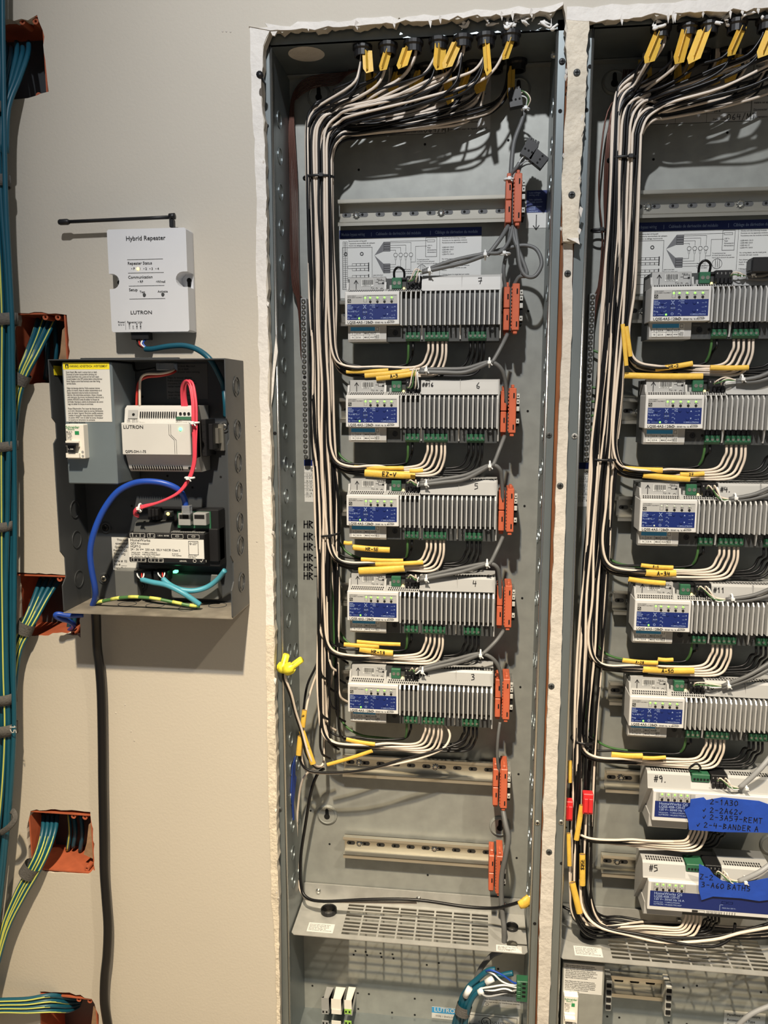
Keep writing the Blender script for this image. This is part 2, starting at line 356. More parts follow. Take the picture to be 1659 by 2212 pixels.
# long curled strip of torn paper on the left flange and the drip at the top corner
wpart('paper_curl', 'mud', MB().poly(Fr((0, 0, 0)), [(P(*q, 0).x, P(*q, 0).z) for q in [(597, 722), (601, 760), (595, 800), (591, 850), (587, 876), (585, 850), (589, 810), (592, 770)]], .001, .0022))
wpart('paper_curl', 'mud', MB().poly(Fr((0, -.002, 0)), [(P(*q, 0).x, P(*q, 0).z) for q in [(578, 60), (612, 66), (604, 78), (599, 87), (594, 86), (588, 74)]], .008, .0105))
wpart('paper_curl', 'gypsum', MB().poly(Fr((0, -.004, 0)), [(P(*q, 0).x, P(*q, 0).z) for q in [(566, 72), (584, 68), (580, 90), (572, 112), (566, 122), (565, 100)]], .006, .009))
wpart('paper_curl', 'mud', MB().poly(Fr((0, -.004, 0)), [(P(*q, 0).x, P(*q, 0).z) for q in [(1222, 520), (1246, 519), (1249, 533), (1240, 528)]], .010, .0118))
# lower drywall strip screwed to the stud between the panels
lo = [(1217, 526), (1216, 700), (1207, 900), (1192, 1300), (1184, 1500), (1176, 1700), (1167, 1950), (1160, 2240)]
hi = [(1237, 526), (1236, 700), (1228, 900), (1216, 1300), (1210, 1500), (1203, 1700), (1195, 1950), (1184, 2240)]
FS = Fr((0, -.004, 0))
def f2(l): return [(P(*q, -.004).x, P(*q, -.004).z) for q in l]
wpart('drywall_strip', 'plaster', MB().fill(FS, [jag(f2(lo), .0005, .012, 41) + jag(f2(hi), .0003, .012, 42)[::-1]], -.008, 0))
stud = MB().box(.0938, .1108, .0045, .09, .3, 2.0, .001).build('trim_1', 'wood_stud'); tag(stud, 'brown wooden stud in the gap between the two panels', None, None, 'structure')
fl = MB().box(-1.6, 1.6, -2.6, WF, -.02, 0).build('floor', 'floor_wood'); tag(fl, 'wooden floor in front of the panel wall', None, None, 'structure')
cav = MB().box(-1.0, 1.0, .16, .17, .3, 2.2).build('wall_cavity', 'drywall_paper'); tag(cav, 'dark back of the wall cavity behind the openings', None, None, 'structure')
# drywall screws and specks
def screw_head(F, u, v, r, parent, m='dark_grey', name='screw'):
    mb = MB().lathe(F, u, v, [(r, 0), (r, .0008), (r * .7, .0016), (0.0001, .0019)], 12)
    o = mb.build(name, m, parent)
    MB().line(F, [(u - r * .55, v), (u + r * .55, v)], r * .28, .0021).line(F, [(u, v - r * .55), (u, v + r * .55)], r * .28, .0021).build('cross_slot', 'dark_void', o)
    return o
for (a, b, yy) in [(1246, 157, WF - .0018), (1235, 421, WF - .0018), (1226, 591, -.004), (1210, 1049, -.004), (1191, 1482, -.004), (1186, 1840, -.004)]:
    q = P(a, b, yy); screw_head(Fr((0, yy, 0)), q.x, q.z, .0042, wall)
for (a, b) in [(481, 68), (489, 68), (498, 69), (552, 920), (560, 930), (250, 1540), (270, 1522), (283, 1580), (290, 1600), (555, 1170)]:
    u, v = W2(a, b); wpart('paint_chip', 'plaster', MB().poly(F0, [(u - .0011, v), (u + .0004, v - .0009), (u + .0012, v + .0002), (u, v + .0010)], 0, .0005))
fl_ = MB()
for k in range(26):
    a = rg.choice([(1000, 40), (1050, 34), (1090, 34), (1130, 30), (1180, 30), (1215, 40), (1210, 70), (1420, 38), (1560, 32), (1620, 28)])
    q = P(a[0] + rg.uniform(-16, 16), a[1] + rg.uniform(6, 22), -.004 + rg.uniform(-.004, .004))
    pts = [q + Vector((rg.uniform(-.008, .008), rg.uniform(-.003, .003), rg.uniform(-.006, .006))) for _ in range(4)]
    fl_.tube(pts, [.0006, .0019, .0014, .0004], 6, 4)
fl_.top('insulation_fluff', 'fluff', 'white wisps of insulation along the torn top edge of the panels', 'insulation', None, 'stuff')
# ================================================================ PANEL ENCLOSURES
XL, PW, ZT, ZB, YF, YB = -.272, .3545, 1.934, .5, .004, .104
DX = .3965
def enclosure(x0, label, right):
    x1 = x0 + PW
    e = thing('electrical_enclosure', label, 'enclosure', (x0 + PW / 2, YB, ZB))
    Fb = Fr((x0, YB, 0)); mid = (x0, YB)
    MB().box(x0, x1, YB, YB + .0015, ZB, ZT).build('back_panel', 'galv', e)
    MB().box(x0 - .0015, x0, YF, YB, ZB, ZT).build('side_wall', 'galv_side', e)
    MB().box(x1, x1 + .0015, YF, YB, ZB, ZT).build('side_wall', 'galv_side', e)
    MB().box(x0, x1, YF, YB, ZT, ZT + .0015).build('top_wall', 'galv_side', e)
    MB().box(x0, x1, YF, YB, ZB - .0015, ZB).build('bottom_wall', 'galv_side', e)
    MB().box(x0 - .0125 if not right else x0 - .014, x0, YF, YF + .0015, ZB, ZT + .012).build('flange', 'galv_side', e)
    MB().box(x1, x1 + .0105, YF, YF + .0015, ZB, ZT + .012).build('flange', 'galv_side', e)
    MB().box(x0 - .012, x1 + .0105, YF, YF + .0015, ZT, ZT + .024).build('flange', 'galv_side', e)
    for xx in (x0, x1): MB().tube([(xx, YF + .0012, ZB), (xx, YF + .0012, ZT)], .0019, 10, 1).build('bend', 'chrome', e)
    MB().box(x0, x1, YB - .0125, YB, ZT - .0022, ZT - .0006).build('seam', 'galv', e)
    # round knockouts pressed into the side walls
    FL = Fr((x0, 0, 0), (0, 1, 0), (0, 0, 1)); FR = Fr((x1, 0, 0), (0, -1, 0), (0, 0, 1))
    ko = None
    for k in range(25):
        z = 1.86 - k * .0455
        for j, yy in enumerate((.043, .083)):
            if j == 1 and k % 2: continue
            if j == 1 and k < 10: continue
            zz = z - j * .012
            MB().ring(FL, yy, zz, .0100, .0110, 0, .0008, 20).build('knockout', 'galv_side', e)
            if not right: MB().ring(FR, -yy, zz, .0100, .0110, 0, .0009, 20).build('knockout', 'galv_side', e)
    # keyhole mounting dimples
    for (px, py, sgn) in [(688, 206, 1), (1120, 192, 1), (706, 1762, 1), (1080, 1787, 1)]:
        q = P(px, py, YB - .004); u = q.x - XL; v = q.z
        b = MB().lathe(Fb, u, v, [(.0165, .0002), (.0158, .0022), (.0135, .0036), (.0125, .0030), (.0001, .0028)], 24).build('mounting_dimple', 'galv', e)
        pts = [(u + .0046 * math.cos(t), v - .002 + .0046 * math.sin(t)) for t in [math.radians(x) for x in range(125, 416, 20)]] + [(u + .0025, v + .009)] + [(u + .0025 * math.cos(t), v + .009 + .0025 * math.sin(t)) for t in [math.radians(x) for x in range(30, 180, 30)]] + [(u - .0025, v + .009)]
        MB().poly(Fb, pts, .0030, .0034).build('keyhole', 'dark_void', b)
    # small punched holes of the back panel
    for (px, py) in [(918, 312), (775, 367), (1098, 303), (1141, 672), (1140, 888), (1133, 1093), (1128, 1292), (1124, 1484), (1120, 1672), (1116, 1853), (671, 1751), (712, 1823), (924, 1890), (675, 2129), (740, 2135), (773, 2145), (797, 2147), (774, 2179), (847, 2187), (896, 2157), (932, 2160), (896, 2192), (1076, 2093), (922, 2084), (948, 2080), (764, 2062), (768, 2054), (790, 2056), (793, 2063), (822, 2059), (824, 2067), (848, 2061), (850, 2070)]:
        q = P(px, py, YB); MB().disc(Fb, q.x - XL, q.z, .0017, .0004, 10).build('punched_hole', 'dark_void', e)
    return e, Fb, FL, FR
lp, LB, LFL, LFR = enclosure(XL, 'tall open galvanized panel box with five dimmer modules, left of the stud', False)
rp, RB, RFL, RFR = enclosure(XL + DX, 'tall open galvanized panel box at the right edge, cut by the picture', True)
# screws on flanges and walls
Ff = Fr((0, YF, 0))
for (a, b, par, m) in [(1186, 940, lp, 'dark_grey'), (1214, 133, lp, 'black_plastic'), (1161, 1777, lp, 'steel'), (1241, 942, rp, 'mid_grey'), (1212, 1776, rp, 'steel'), (604, 1748, lp, 'dark_grey')]:
    q = P(a, b, YF); screw_head(Ff, q.x, q.z, .0038, par, m)
for (a, b, par) in [(1210, 240, lp), (1274, 144, rp), (1267, 238, rp), (594, 936, lp), (1155, 1995, lp), (1213, 1865, rp), (577, 272, lp)]:
    q = P(a, b, YF); MB().disc(Ff, q.x, q.z, .0024, .0004).build('flange_hole', 'dark_void', par)
sc = thing('long_screw', 'long black screw sticking out at the top left corner of the left panel', 'screw', P(570, 172, 0))
MB().tube([P(572, 180, .004), P(562, 163, -.03)], .0017, 8, 1).build('shank', 'black_plastic', sc); MB().tube([P(562, 163, -.03), P(560.5, 160.5, -.034)], .0042, 10, 1).build('head', 'black_plastic', sc)
for (a, b) in [(1192, 115), (1183, 1962)]:
    q = P(a, b, .035); MB().lathe(LFR, -.04, q.z, [(.0045, 0), (.0045, .002), (.003, .0045), (.0001, .005)], 12).build('side_screw', 'chrome', lp)
q = Pz(662, 117, ZT - .0004)
MB().add([(q.x + .0235 * math.cos(t * .2618), q.y + .0225 * math.sin(t * .2618), ZT - .0004) for t in range(24)], [tuple(range(24))]).build('open_knockout', 'plaster', lp)
# ================================================================ STICKERS ON THE BACK PANELS
def sticker(par, F, name, px0, py0, px1, py1, m='label_white', yy=YB, xo=0):
    a = P(px0, py0, yy); b = P(px1, py1, yy); u0, u1 = a.x - XL, b.x - XL
    v0, v1 = min(a.z, b.z), max(a.z, b.z)
    o = MB().fbox(F, u0, v0, u1, v1, 0.0001, .0005).build(name, m, par)
    return o, u0, v0, u1, v1
D = .0007
def lines_text(mb, F, rows, u, v, size, lead, sx=1):
    for i, r in enumerate(rows): mb.text(F, r, u, v - i * lead, size, D, 'l', sx)
    return mb
def wiring_sticker(par, F):
    o, u0, v0, u1, v1 = sticker(par, F, 'wiring_diagram_label', 733, 498, 1038, 640)
    w_ = u1 - u0; h_ = v1 - v0
    MB().rect(F, u0, v1 - .0115, u1, v1, .0006).build('header', 'brand_blue', o)
    t = MB(); t.text(F, 'Module bypass wiring', u0 + .003, v1 - .0078, .0058, .0008, 'l', .66); t.text(F, '|', u0 + .045, v1 - .0078, .0058, .0008)
    t.text(F, 'Cableado de derivación del módulo', u0 + .052, v1 - .0078, .0058, .0008, 'l', .76); t.text(F, '|', u0 + .128, v1 - .0078, .0058, .0008)
    t.text(F, 'Câblage de dérivation du module', u0 + .135, v1 - .0078, .0058, .0008, 'l', .76); t.build('header_print', 'print_pale', o)
    p = MB(); top = v1 - .0115; w = .0004
    p.frame(F, u0 + .004, v0 + .012, u0 + .047, top - .012, .0005, D)
    for c in (.009, .032): p.ring(F, u0 + c, top - .021, .0015, .0026, D, D + .0001, 14)
    for c in (.005, .0085): p.frame(F, u0 + c, v0 + .014, u0 + c + .003, top - .004, .0004, D); 
    for k in range(22): p.line(F, [(u0 + .005, v0 + .016 + k * .0028), (u0 + .0115, v0 + .016 + k * .0028)], .0003, D)
    for zz in (.034, .050):
        for q in range(4): p.frame(F, u0 + .018 + q * .006, top - zz - .0035, u0 + .024 + q * .006, top - zz, .0004, D); p.frame(F, u0 + .018 + q * .006, top - zz - .010, u0 + .024 + q * .006, top - zz - .0065, .0004, D)
        p.frame(F, u0 + .012, top - zz - .007, u0 + .042, top - zz - .003, .0004, D); p.frame(F, u0 + .041, top - zz - .011, u0 + .0425, top - zz + .001, .0006, D)
    lines_text(p, F, ['Recommended wiring path', 'Trayectoria recomendada del cableado', 'Chemin de câblage recommandé'], u0 + .013, top - .0042, .0024, .0031)
    # terminal blocks with leads to four bulbs
    for (cu, cv) in ((.063, .0085), (.063, .038)):
        for q in range(4): p.frame(F, u0 + cu, top - cv - q * .0033, u0 + cu + .0095, top - cv + .003 - q * .0033, .00045, D)
    for q in range(4):
        bu = u0 + .080 + q * .0072; bv = top - .0235
        p.line(F, [(u0 + .0725, top - .007 - (3 - q) * .0033), (bu, top - .007 - (3 - q) * .0033), (bu, bv + .004)], w, D)
        p.ring(F, bu, bv, .0024, .0029, D, D + .0001, 14); p.line(F, [(bu - .0012, bv - .0026), (bu - .0006, bv - .007)], w, D); p.line(F, [(bu + .0012, bv - .0026), (bu + .0006, bv - .007)], w, D)
        p.line(F, [(bu, bv - .007), (bu, top - .0365 - q * .0033), (u0 + .0725, top - .0365 - q * .0033)], w, D)
    p.line(F, [(u0 + .0725, top - .005), (u0 + .124, top - .005)], w, D); p.line(F, [(u0 + .1016, top - .0335), (u0 + .108, top - .0335), (u0 + .108, top - .0125), (u0 + .124, top - .0125)], w, D)
    p.frame(F, u0 + .122, top - .027, u0 + .138, top - .001, .0005, D); p.frame(F, u0 + .124, top - .007, u0 + .135, top - .004, .0004, D)
    lines_text(p, F, ['120 V~', 'Feed', 'Alimentación', 'Alimentation'], u0 + .1245, top - .0125, .0024, .003)
    lines_text(p, F, ['To panel ground bar', 'A la barra de tierra del panel', 'Vers la barre de terre du panneau'], u0 + .110, top - .031, .0021, .0028)
    p.ring(F, u0 + .117, top - .044, .0062, .0067, D, D + .0001, 18)
    for q in (-.002, .0005, .003): p.line(F, [(u0 + .117 + q, top - .049), (u0 + .117 + q, top - .039)], .0006, D)
    lines_text(p, F, ['Test points', 'Puntos de comprobación', 'Points de tester'], u0 + .091, top - .044, .0021, .0027)
    lines_text(p, F, ['Label wires here', 'Rotule los cables aquí', 'Étiqueter ici les fils'], u0 + .048, top - .051, .0021, .0027)
    p.line(F, [(u0 + .142, v0 + .004), (u0 + .142, top)], .0004, D)
    lines_text(p, F, ['Works with the following modules:', 'Funciona con los siguientes módulos:', 'Fonctionne avec les modules suivants:', '', 'LQSE-4A5-120-D', 'LQSE-4S8-120-D', 'LQSE-4A1-D', 'LQSE-4T5-120-D'], u0 + .145, top - .003, .0023, .0031)
    lines_text(p, F, ['For wiring details, see the install guide', 'included with each module.', '', 'Para obtener detalles de cableado consulte', 'la guía de instalación incluida con cada', 'módulo.', '', '* Wiring shown for single-feed per module', 'Cableado para alimentación única'], u0 + .145, top - .031, .0022, .0030)
    p.build('print', 'print_black', o)
    for (cv) in (.0085, .038):
        MB().poly(F, [(u0 + .050, top - .0235), (u0 + .063, top - cv + .003), (u0 + .0725, top - cv + .003), (u0 + .0725, top - cv - .010), (u0 + .063, top - cv - .010)], .0005, .0006).build('tint', 'print_grey', o)
wiring_sticker(lp, LB); wiring_sticker(rp, RB)
def date_sticker(par, F):
    o, u0, v0, u1, v1 = sticker(par, F, 'serial_label', 735, 180, 962, 288, 'label_grey')
    p = MB(); p.frame(F, u0, v0, u1, v1, .0004, D)
    for q in (.35, .62): p.line(F, [(u0 + (u1 - u0) * q, v0), (u0 + (u1 - u0) * q, v1)], .0004, D)
    for k in range(6): p.line(F, [(u0, v0 + k * .011), (u1, v0 + k * .011)], .0003, D)
    p.text(F, 'Job #', u0 + .099, v0 + .0125, .0036, D); p.text(F, 'Date Code:', u0 + .098, v0 + .0025, .0036, D)
    p.hand(F, '064/MT', u0 + .116, v0 + .002, .0072, .0008, D, .85)
    for k, r in enumerate(['This panel assembled', 'in accordance with', 'Product', 'Type']): p.text(F, r, u0 + .055, v0 + .055 - k * .011, .0036, D)
    p.build('print', 'print_black', o)
    o, u0, v0, u1, v1 = sticker(par, F, 'warning_label', 965, 168, 1059, 279, 'label_grey')
    p = MB(); lines_text(p, F, ['Risque d\'électrocution. Peut causer', 'des blessures graves ou la mort.', 'Risque d\'électrocution. Peut causer des', 'blessures graves ou la mort. Plus d\'un', 'sectionneur peut être nécessaire pour', 'mettre cet appareil hors tension.', 'Déconnecter toutes les sources', 'd\'alimentation avant de réparer l\'appareil.'], u0 + .002, v1 - .006, .0040, .0088, .80); p.build('print', 'print_black', o)
date_sticker(lp, LB); date_sticker(rp, RB)
o, u0, v0, u1, v1 = sticker(lp, LB, 'low_voltage_label', 1138, 412, 1180, 492)
MB().rect(LB, u0, v1 - .029, u1, v1, .0006).build('header', 'brand_blue', o)
p = MB(); lines_text(p, LB, ['Low-voltage', 'wiring only', '', 'Sólo cableado', 'de baja tensión', '', 'Câblage basse', 'tension', 'seulement'], u0 + .003, v1 - .004, .0031, .003); p.build('header_print', 'print_pale', o)
um = (u0 + u1) / 2; p = MB(); p.line(LB, [(um, v1 - .032), (um, v1 - .050)], .0012, D); p.line(LB, [(um - .004, v1 - .046), (um, v1 - .051), (um + .004, v1 - .046)], .0012, D); p.build('arrow', 'print_black', o)
def torque_label(par, F):
    o, u0, v0, u1, v1 = sticker(par, F, 'terminal_label', 657, 993, 712, 1085)
    MB().rect(F, u0, v1 - .009, u1, v1, .0006).build('header', 'brand_blue', o)
    p = MB(); vv = v1 - .0235
    for k, r in enumerate(['(1) 2,5 - 4 mm²', '(1) 6 mm²', '(2) 2,5 - 4 mm²', '(1) 10 - 16 mm²', '(1) 14 - 12 AWG', '(1) 8 AWG', '(2) 14 - 12 AWG', '(1) 6 - 4 AWG']):
        p.text(F, r, u0 + .002, vv - k * .0046, .0038, D)
        if k in (0, 2, 3, 4, 6): p.line(F, [(u0, vv - k * .0046 - .0012), (u1, vv - k * .0046 - .0012)], .0003, D)
    p.line(F, [(u0, v1 - .0195), (u1, v1 - .0195)], .0003, D); p.frame(F, u0 + .010, v1 - .017, u0 + .017, v1 - .0115, .0006, D); p.ring(F, u0 + .0125, v1 - .0142, .0012, .0018, D, D + .0001, 12)
    p.build('print', 'print_black', o)
torque_label(lp, LB); torque_label(rp, RB)
for k, y in enumerate((1132, 1158, 1180, 1203, 1224, 1243)):
    q = P(657, y + 8, YB); MB().hand(LB, 'HR-', q.x - XL, q.z, .0105, .0019, .0004, .74).build('marker_note', 'marker', lp)
# ================================================================ GROUND BARS
def ground_bar(xo, lab):
    a = P(650, 644, .088); b = P(661, 992, .088); x0, x1 = a.x + xo, a.x + xo + .0085
    g = thing('ground_bar', lab, 'terminal bar', (x0, .095, b.z))
    MB().box(x0, x1, .086, .098, b.z, a.z, .0008).build('bar', 'mid_grey', g)
    MB().box(x0 + .001, x1 - .001, .098, YB, b.z + .02, b.z + .03).box(x0 + .001, x1 - .001, .098, YB, a.z - .03, a.z - .02).build('standoff', 'black_plastic', g)
    F = Fr((0, .086, 0)); first = None
    for k in range(30):
        z = a.z - .0045 - k * (a.z - b.z - .009) / 29
        if k == 14: MB().disc(F, (x0 + x1) / 2, z, .0025, .0003).build('hole', 'dark_void', g); continue
        s_ = MB().lathe(F, (x0 + x1) / 2 + rg.uniform(-.0005, .0005), z, [(.0031, 0), (.0031, .0016), (.0022, .0022), (.0012, .0014), (.0001, .0012)], 10).build('screw', 'chrome', g)
    return (x0 + x1) / 2, a.z, b.z
GBX, GBT, GBB = ground_bar(0, 'long grounding bar with a column of bright screws in the left panel')
ground_bar(DX + .002, 'long grounding bar with a column of screws in the right panel')
# ================================================================ DIN RAILS
RZ = [1.7495 - .1353 * i for i in range(8)]
def make_rail():
    r = thing('din_rail', 'x', 'rail')
    t = .0012; L = .230
    MB().box(0, L, .0985, .0997, -.0135, .0135).box(0, L, .084, .0997, .0123, .0135).box(0, L, .084, .0997, -.0135, -.0123).box(0, L, .084, .0852, .0123, .0175).box(0, L, .084, .0852, -.0175, -.0123).build('channel', 'steel', r)
    MB().box(.012, .022, .0997, YB, -.009, .009).box(L - .03, L - .02, .0997, YB, -.009, .009).build('spacer', 'galv', r)
    F = Fr((0, .0985, 0)); src = None; sr = None
    for k in range(10):
        u = .004 + k * .0236
        if src is None:
            pts = [(.0047 * math.cos(a) + (.0035 if math.cos(a) > 0 else -.0035) * 1, .0031 * math.sin(a)) for a in [math.radians(x) for x in range(0, 360, 24)]]
            pts = [(.0035 + .003 * math.cos(a), .003 * math.sin(a)) for a in [math.radians(x) for x in range(-90, 91, 30)]] + [(-.0035 + .003 * math.cos(a), .003 * math.sin(a)) for a in [math.radians(x) for x in range(90, 271, 30)]]
            m = MB(); m.poly(F, [(u + .006 + a, b) for a, b in pts], 0, .0004); src = m.build('slot', 'heatsink_base', r); sr = u
            m = MB().disc(F, u + .0045, 0, .0018, .0006); hs = m.build('slot_hole', 'dark_void', src)
        else:
            o = inst(src, 'slot', r, (u - sr, 0, 0)); inst(hs, 'slot_hole', o, (0, 0, 0))
    for u in (.0238, .1418):
        m = MB()
        for q in range(10):
            a = q * math.pi / 5; m.poly(F, [(u + .004 * math.cos(a - .2), .004 * math.sin(a - .2)), (u + .0062 * math.cos(a), .0062 * math.sin(a)), (u + .004 * math.cos(a + .2), .004 * math.sin(a + .2)), (u, 0)], .0005, .0012)
        m.lathe(F, u, 0, [(.0042, .0012), (.0042, .003), (.003, .0038), (.0022, .0030), (.0001, .0028)], 14)
        m.build('washer_screw', 'chrome', r)
    return r
rail = make_rail()
RAIL_L = ['steel mounting rail left empty at the top of the left panel', 'steel rail behind the topmost module of the left panel', 'steel rail behind the second module of the left panel', 'steel rail behind the third module of the left panel', 'steel rail behind the fourth module of the left panel', 'steel rail behind the fifth and lowest module of the left panel', 'empty steel rail crossed by wires below the module marked 3', 'lowest empty steel rail in the left panel, above the slotted shelf']
RAIL_R = ['steel mounting rail left empty at the top of the right panel', 'steel rail behind the topmost module of the right panel', 'steel rail behind the second module of the right panel', 'steel rail behind the unlit third module of the right panel', 'steel rail behind the fourth module of the right panel', 'steel rail behind the fifth module of the right panel', 'steel rail behind the switching module marked 9', 'lowest steel rail of the right panel, behind the module marked 5']
for side, (xo, labs) in enumerate(((-.202, RAIL_L), (.1918, RAIL_R))):
    for i in range(8):
        r = rail if (side == 0 and i == 0) else copy_tree(rail)
        r.location = (xo, 0, RZ[i]); r['label'] = labs[i]; r['group'] = 'mounting rails'
# ================================================================ ORANGE TERMINAL CLIPS
def make_clip():
    c = thing('orange_terminal_clip', 'x', 'terminal clip')
    m = MB().box(0, .0078, .046, .084, .0005, .0275, .0008); a = m.build('lower_jaw', 'orange_plastic', c)
    b = MB().box(0, .0078, .046, .084, -.0285, -.0005, .0008).build('lower_jaw', 'orange_plastic', c)
    MB().box(.0014, .0065, .05, .07, .0275, .034, .0008).build('latch', 'orange_plastic', c); MB().box(.001, .007, .052, .07, -.034, -.0285, .0008).build('latch', 'orange_plastic', c)
    m = MB().box(.0108, .0204, .040, .084, -.029, .031, .0008).box(.0135, .0175, .042, .06, .031, .0355, .0006).box(.0128, .0182, .042, .06, -.0335, -.029, .0006)
    for k in range(12): m.box(.0098, .0108, .0405, .05, -.026 + k * .0046, -.0236 + k * .0046)
    d = m.build('upper_jaw', 'orange_plastic', c)
    F = Fr((0, .046, 0)); G = Fr((0, .040, 0))
    for o, FF, u, v in ((a, F, .0055, .015), (b, F, .0050, -.012), (d, G, .0172, .021), (d, G, .0172, -.021)):
        MB().rect(FF, u - .0009, v - .0034, u + .0009, v + .0034, .0003).build('slot', 'dark_void', o)
    MB().box(.0079, .0107, .056, .084, -.028, .028).build('cable_groove', 'dark_grey', c)
    m = MB()
    for z in (.020, .0125, .003, -.0135): m.box(.0205, .0252, .046, .084, z - .003, z + .0035, .0005)
    e = m.build('end_bracket', 'clip_grey', c)
    MB().box(.0206, .0248, .049, .084, -.021, .0235).build('bracket_core', 'dark_void', e)
    H = Fr((0, .046, 0)); m = MB()
    for z in (.020, .0125, -.0135): m.disc(H, .0229, z + .0003, .0010, .0003, 8)
    m.build('bracket_hole', 'dark_void', e)
    return c
clip = make_clip()
CL = ['orange terminal clip on the empty top rail, beside the blue arrow label', 'orange terminal clip beside the topmost module of the left panel', 'orange terminal clip beside the second module of the left panel', 'orange terminal clip beside the third module of the left panel', 'orange terminal clip beside the fourth module of the left panel', 'orange terminal clip beside the lowest module of the left panel', 'orange terminal clip on the wire crossed empty rail', 'lowest orange terminal clip, on the empty rail above the slotted shelf']
CLX = [.026, .0265, .0255, .0258, .0262, .0266, .0262, .0228]
for i in range(8):
    c = clip if i == 0 else copy_tree(clip)
    c.location = (CLX[i], 0, RZ[i] + (.002 if i in (0,) else 0)); c['label'] = CL[i]; c['group'] = 'orange clips along the rails'
# ================================================================ DIMMER MODULES
MS = .2055 / 1152
def X(a): return (a - 160) * MS
NF = .022                                      # nose front plane
def terminal_block(par, u0, u1, n, z0=-.0420, z1=-.0305, yf=.036, top=True):
    b = MB().prism_x([(.07, z0), (yf + .003, z0), (yf, z0 + .003), (yf, z1), (.07, z1 + .002)], u0, u1).build('terminal_block', 'term_green', par)
    F = Fr((0, yf, 0)); w_ = (u1 - u0) / n; s0 = None
    for k in range(n):
        u = u0 + (k + .5) * w_; v = (z0 + z1) / 2 + .0006
        if s0 is None:
            s0 = MB().ring(F, u, v, .0017, .0026, 0, .0006, 12).build('screw_port', 'term_green', b); us = u
            s1 = MB().disc(F, u, v, .0017, .0002, 12).line(F, [(u - .0013, v - .0008), (u + .0013, v + .0008)], .0005, .0005).build('screw', 'steel', b)
        else: inst(s0, 'screw_port', b, (u - us, 0, 0)); inst(s1, 'screw', b, (u - us, 0, 0))
    if top:
        m = MB()
        for k in range(n): m.box(u0 + k * w_ + .0006, u0 + (k + 1) * w_ - .0006, yf + .001, .06, z1 + .001, z1 + .0082)
        m.build('wire_entry', 'black_plastic', b)
    return b
def make_dimmer():
    r = thing('dimmer_module', 'x', 'module')
    W_ = .2055
    MB().box(0.001, W_ - .001, .044, .082, -.042, .0405).build('base', 'dark_grey', r)
    # white cover over the upper right with vents
    cov = MB().prism_x([(.082, .0425), (.0385, .0425), (.036, .0395), (.0338, .030), (.0322, .0225), (.082, .0215)], X(725), X(1312)).build('cover', 'module_white', r)
    MB().box(X(1019), X(1021), .0330, .038, .0245, .0423).build('seam', 'module_grey', cov)
    m = MB(); Ft = Fr((0, .082, .04255), (1, 0, 0), (0, 1, 0)); 
    for k in range(26):
        for j in range(2): m.box(X(745) + k * .0039, X(745) + k * .0039 + .0022, .041 + j * .006, .0445 + j * .006, .0424, .0428)
    m.build('vent_row', 'dark_void', cov)
    # label bay upper left
    bay = MB().box(X(178), X(452), .0405, .05, .0235, .0420).build('label_bay', 'label_grey', r)
    F = Fr((0, .0405, 0)); p = MB()
    p.line(F, [(X(228), .0255), (X(228), .0375)], .0009, .0004); p.line(F, [(X(214), .0345), (X(228), .0385), (X(242), .0345)], .0009, .0004)
    p.hand(F, '', 0, 0, .004)
    p.frame(F, X(395), .0335, X(440), .038, .0004, .0004); p.line(F, [(X(375), .0355), (X(395), .0355)], .0004, .0004); p.rect(F, X(425), .033, X(440), .0355, .0004)
    p.text(F, '0.21 in', X(385), .0385, .0026, .0004); p.text(F, 'T.U. : N', X(340), .0270, .0028, .0004); p.text(F, '0.6 N • m', X(335), .0244, .0026, .0004); p.ring(F, X(422), .0262, .0015, .0019, .0004, .0005, 14)
    p.build('print', 'print_black', bay)
    b = MB().rect(F, X(268), .0305, X(360), .0395, .0003).build('barcode', 'label_white', bay)
    p = MB(); u = X(274); g = random.Random(3)
    while u < X(352): w_ = g.choice((.0004, .0007, .0010)); p.rect(F, u, .0325, u + w_, .039, .0005); u += w_ + g.choice((.0004, .0006))
    p.text(F, '0 27557 60 172', X(278), .0309, .0018, .0005); p.build('bars', 'print_black', b)
    for a, c in ((163, 178), (446, 461)):
        MB().prism_x([(.07, .0215), (.026, .0215), (.033, .026), (.0365, .035), (.07, .036)], X(a), X(c)).build('side_tab', 'module_white', r)
    sl = MB().prism_x([(.06, .0215), (.0265, .0212), (.0390, .0262), (.06, .0262)], X(165), X(724)).build('vent_slope', 'module_white', r)
    m = MB(); n_ = Vector((0, -.37, .93)).normalized()
    Fs = Fr((0, .0265, .0212), (1, 0, 0), (0, .0125, .005))
    for j in range(2):
        for k in range(34):
            u = X(185) + k * .0029 + j * .0008
            if X(440) < u < X(470): continue
            m.rect(Fs, u, .0025 + j * .0045, u + .0016, .0055 + j * .0045, .0003)
    m.build('vent_row', 'dark_void', sl)
    # nose with printed face
    nose = MB().box(0, X(566), NF, .06, -.0214, .0214, .0008).build('nose', 'nose_white', r)
    FN = Fr((0, NF, 0))
    MB().rect(FN, X(176), .0055, X(551), .0172, .0003).build('grey_face', 'label_grey', nose)
    bl = MB().rect(FN, X(176), -.0150, X(551), .0055, .0003).build('blue_face', 'brand_blue', nose)
    p = MB()
    for k, t in enumerate(['Input', 'Entrada', 'Entrée']): p.text(FN, t, X(180), .0030 - k * .0021, .0024)
    p.text(FN, 'Tc ≤ 85°C', X(180), -.0050, .0028); p.text(FN, 'Prog', X(180), -.0098, .0028); p.ring(FN, X(187), -.0130, .0008, .0011, .0004, .0005, 12)
    p.line(FN, [(X(206), -.0130), (X(250), -.0130)], .0003)
    for zz in (.0008, -.0046, -.0092): p.line(FN, [(X(240), zz), (X(256), zz)], .0003); p.line(FN, [(X(256), zz), (X(266), zz + .0012)], .0003)
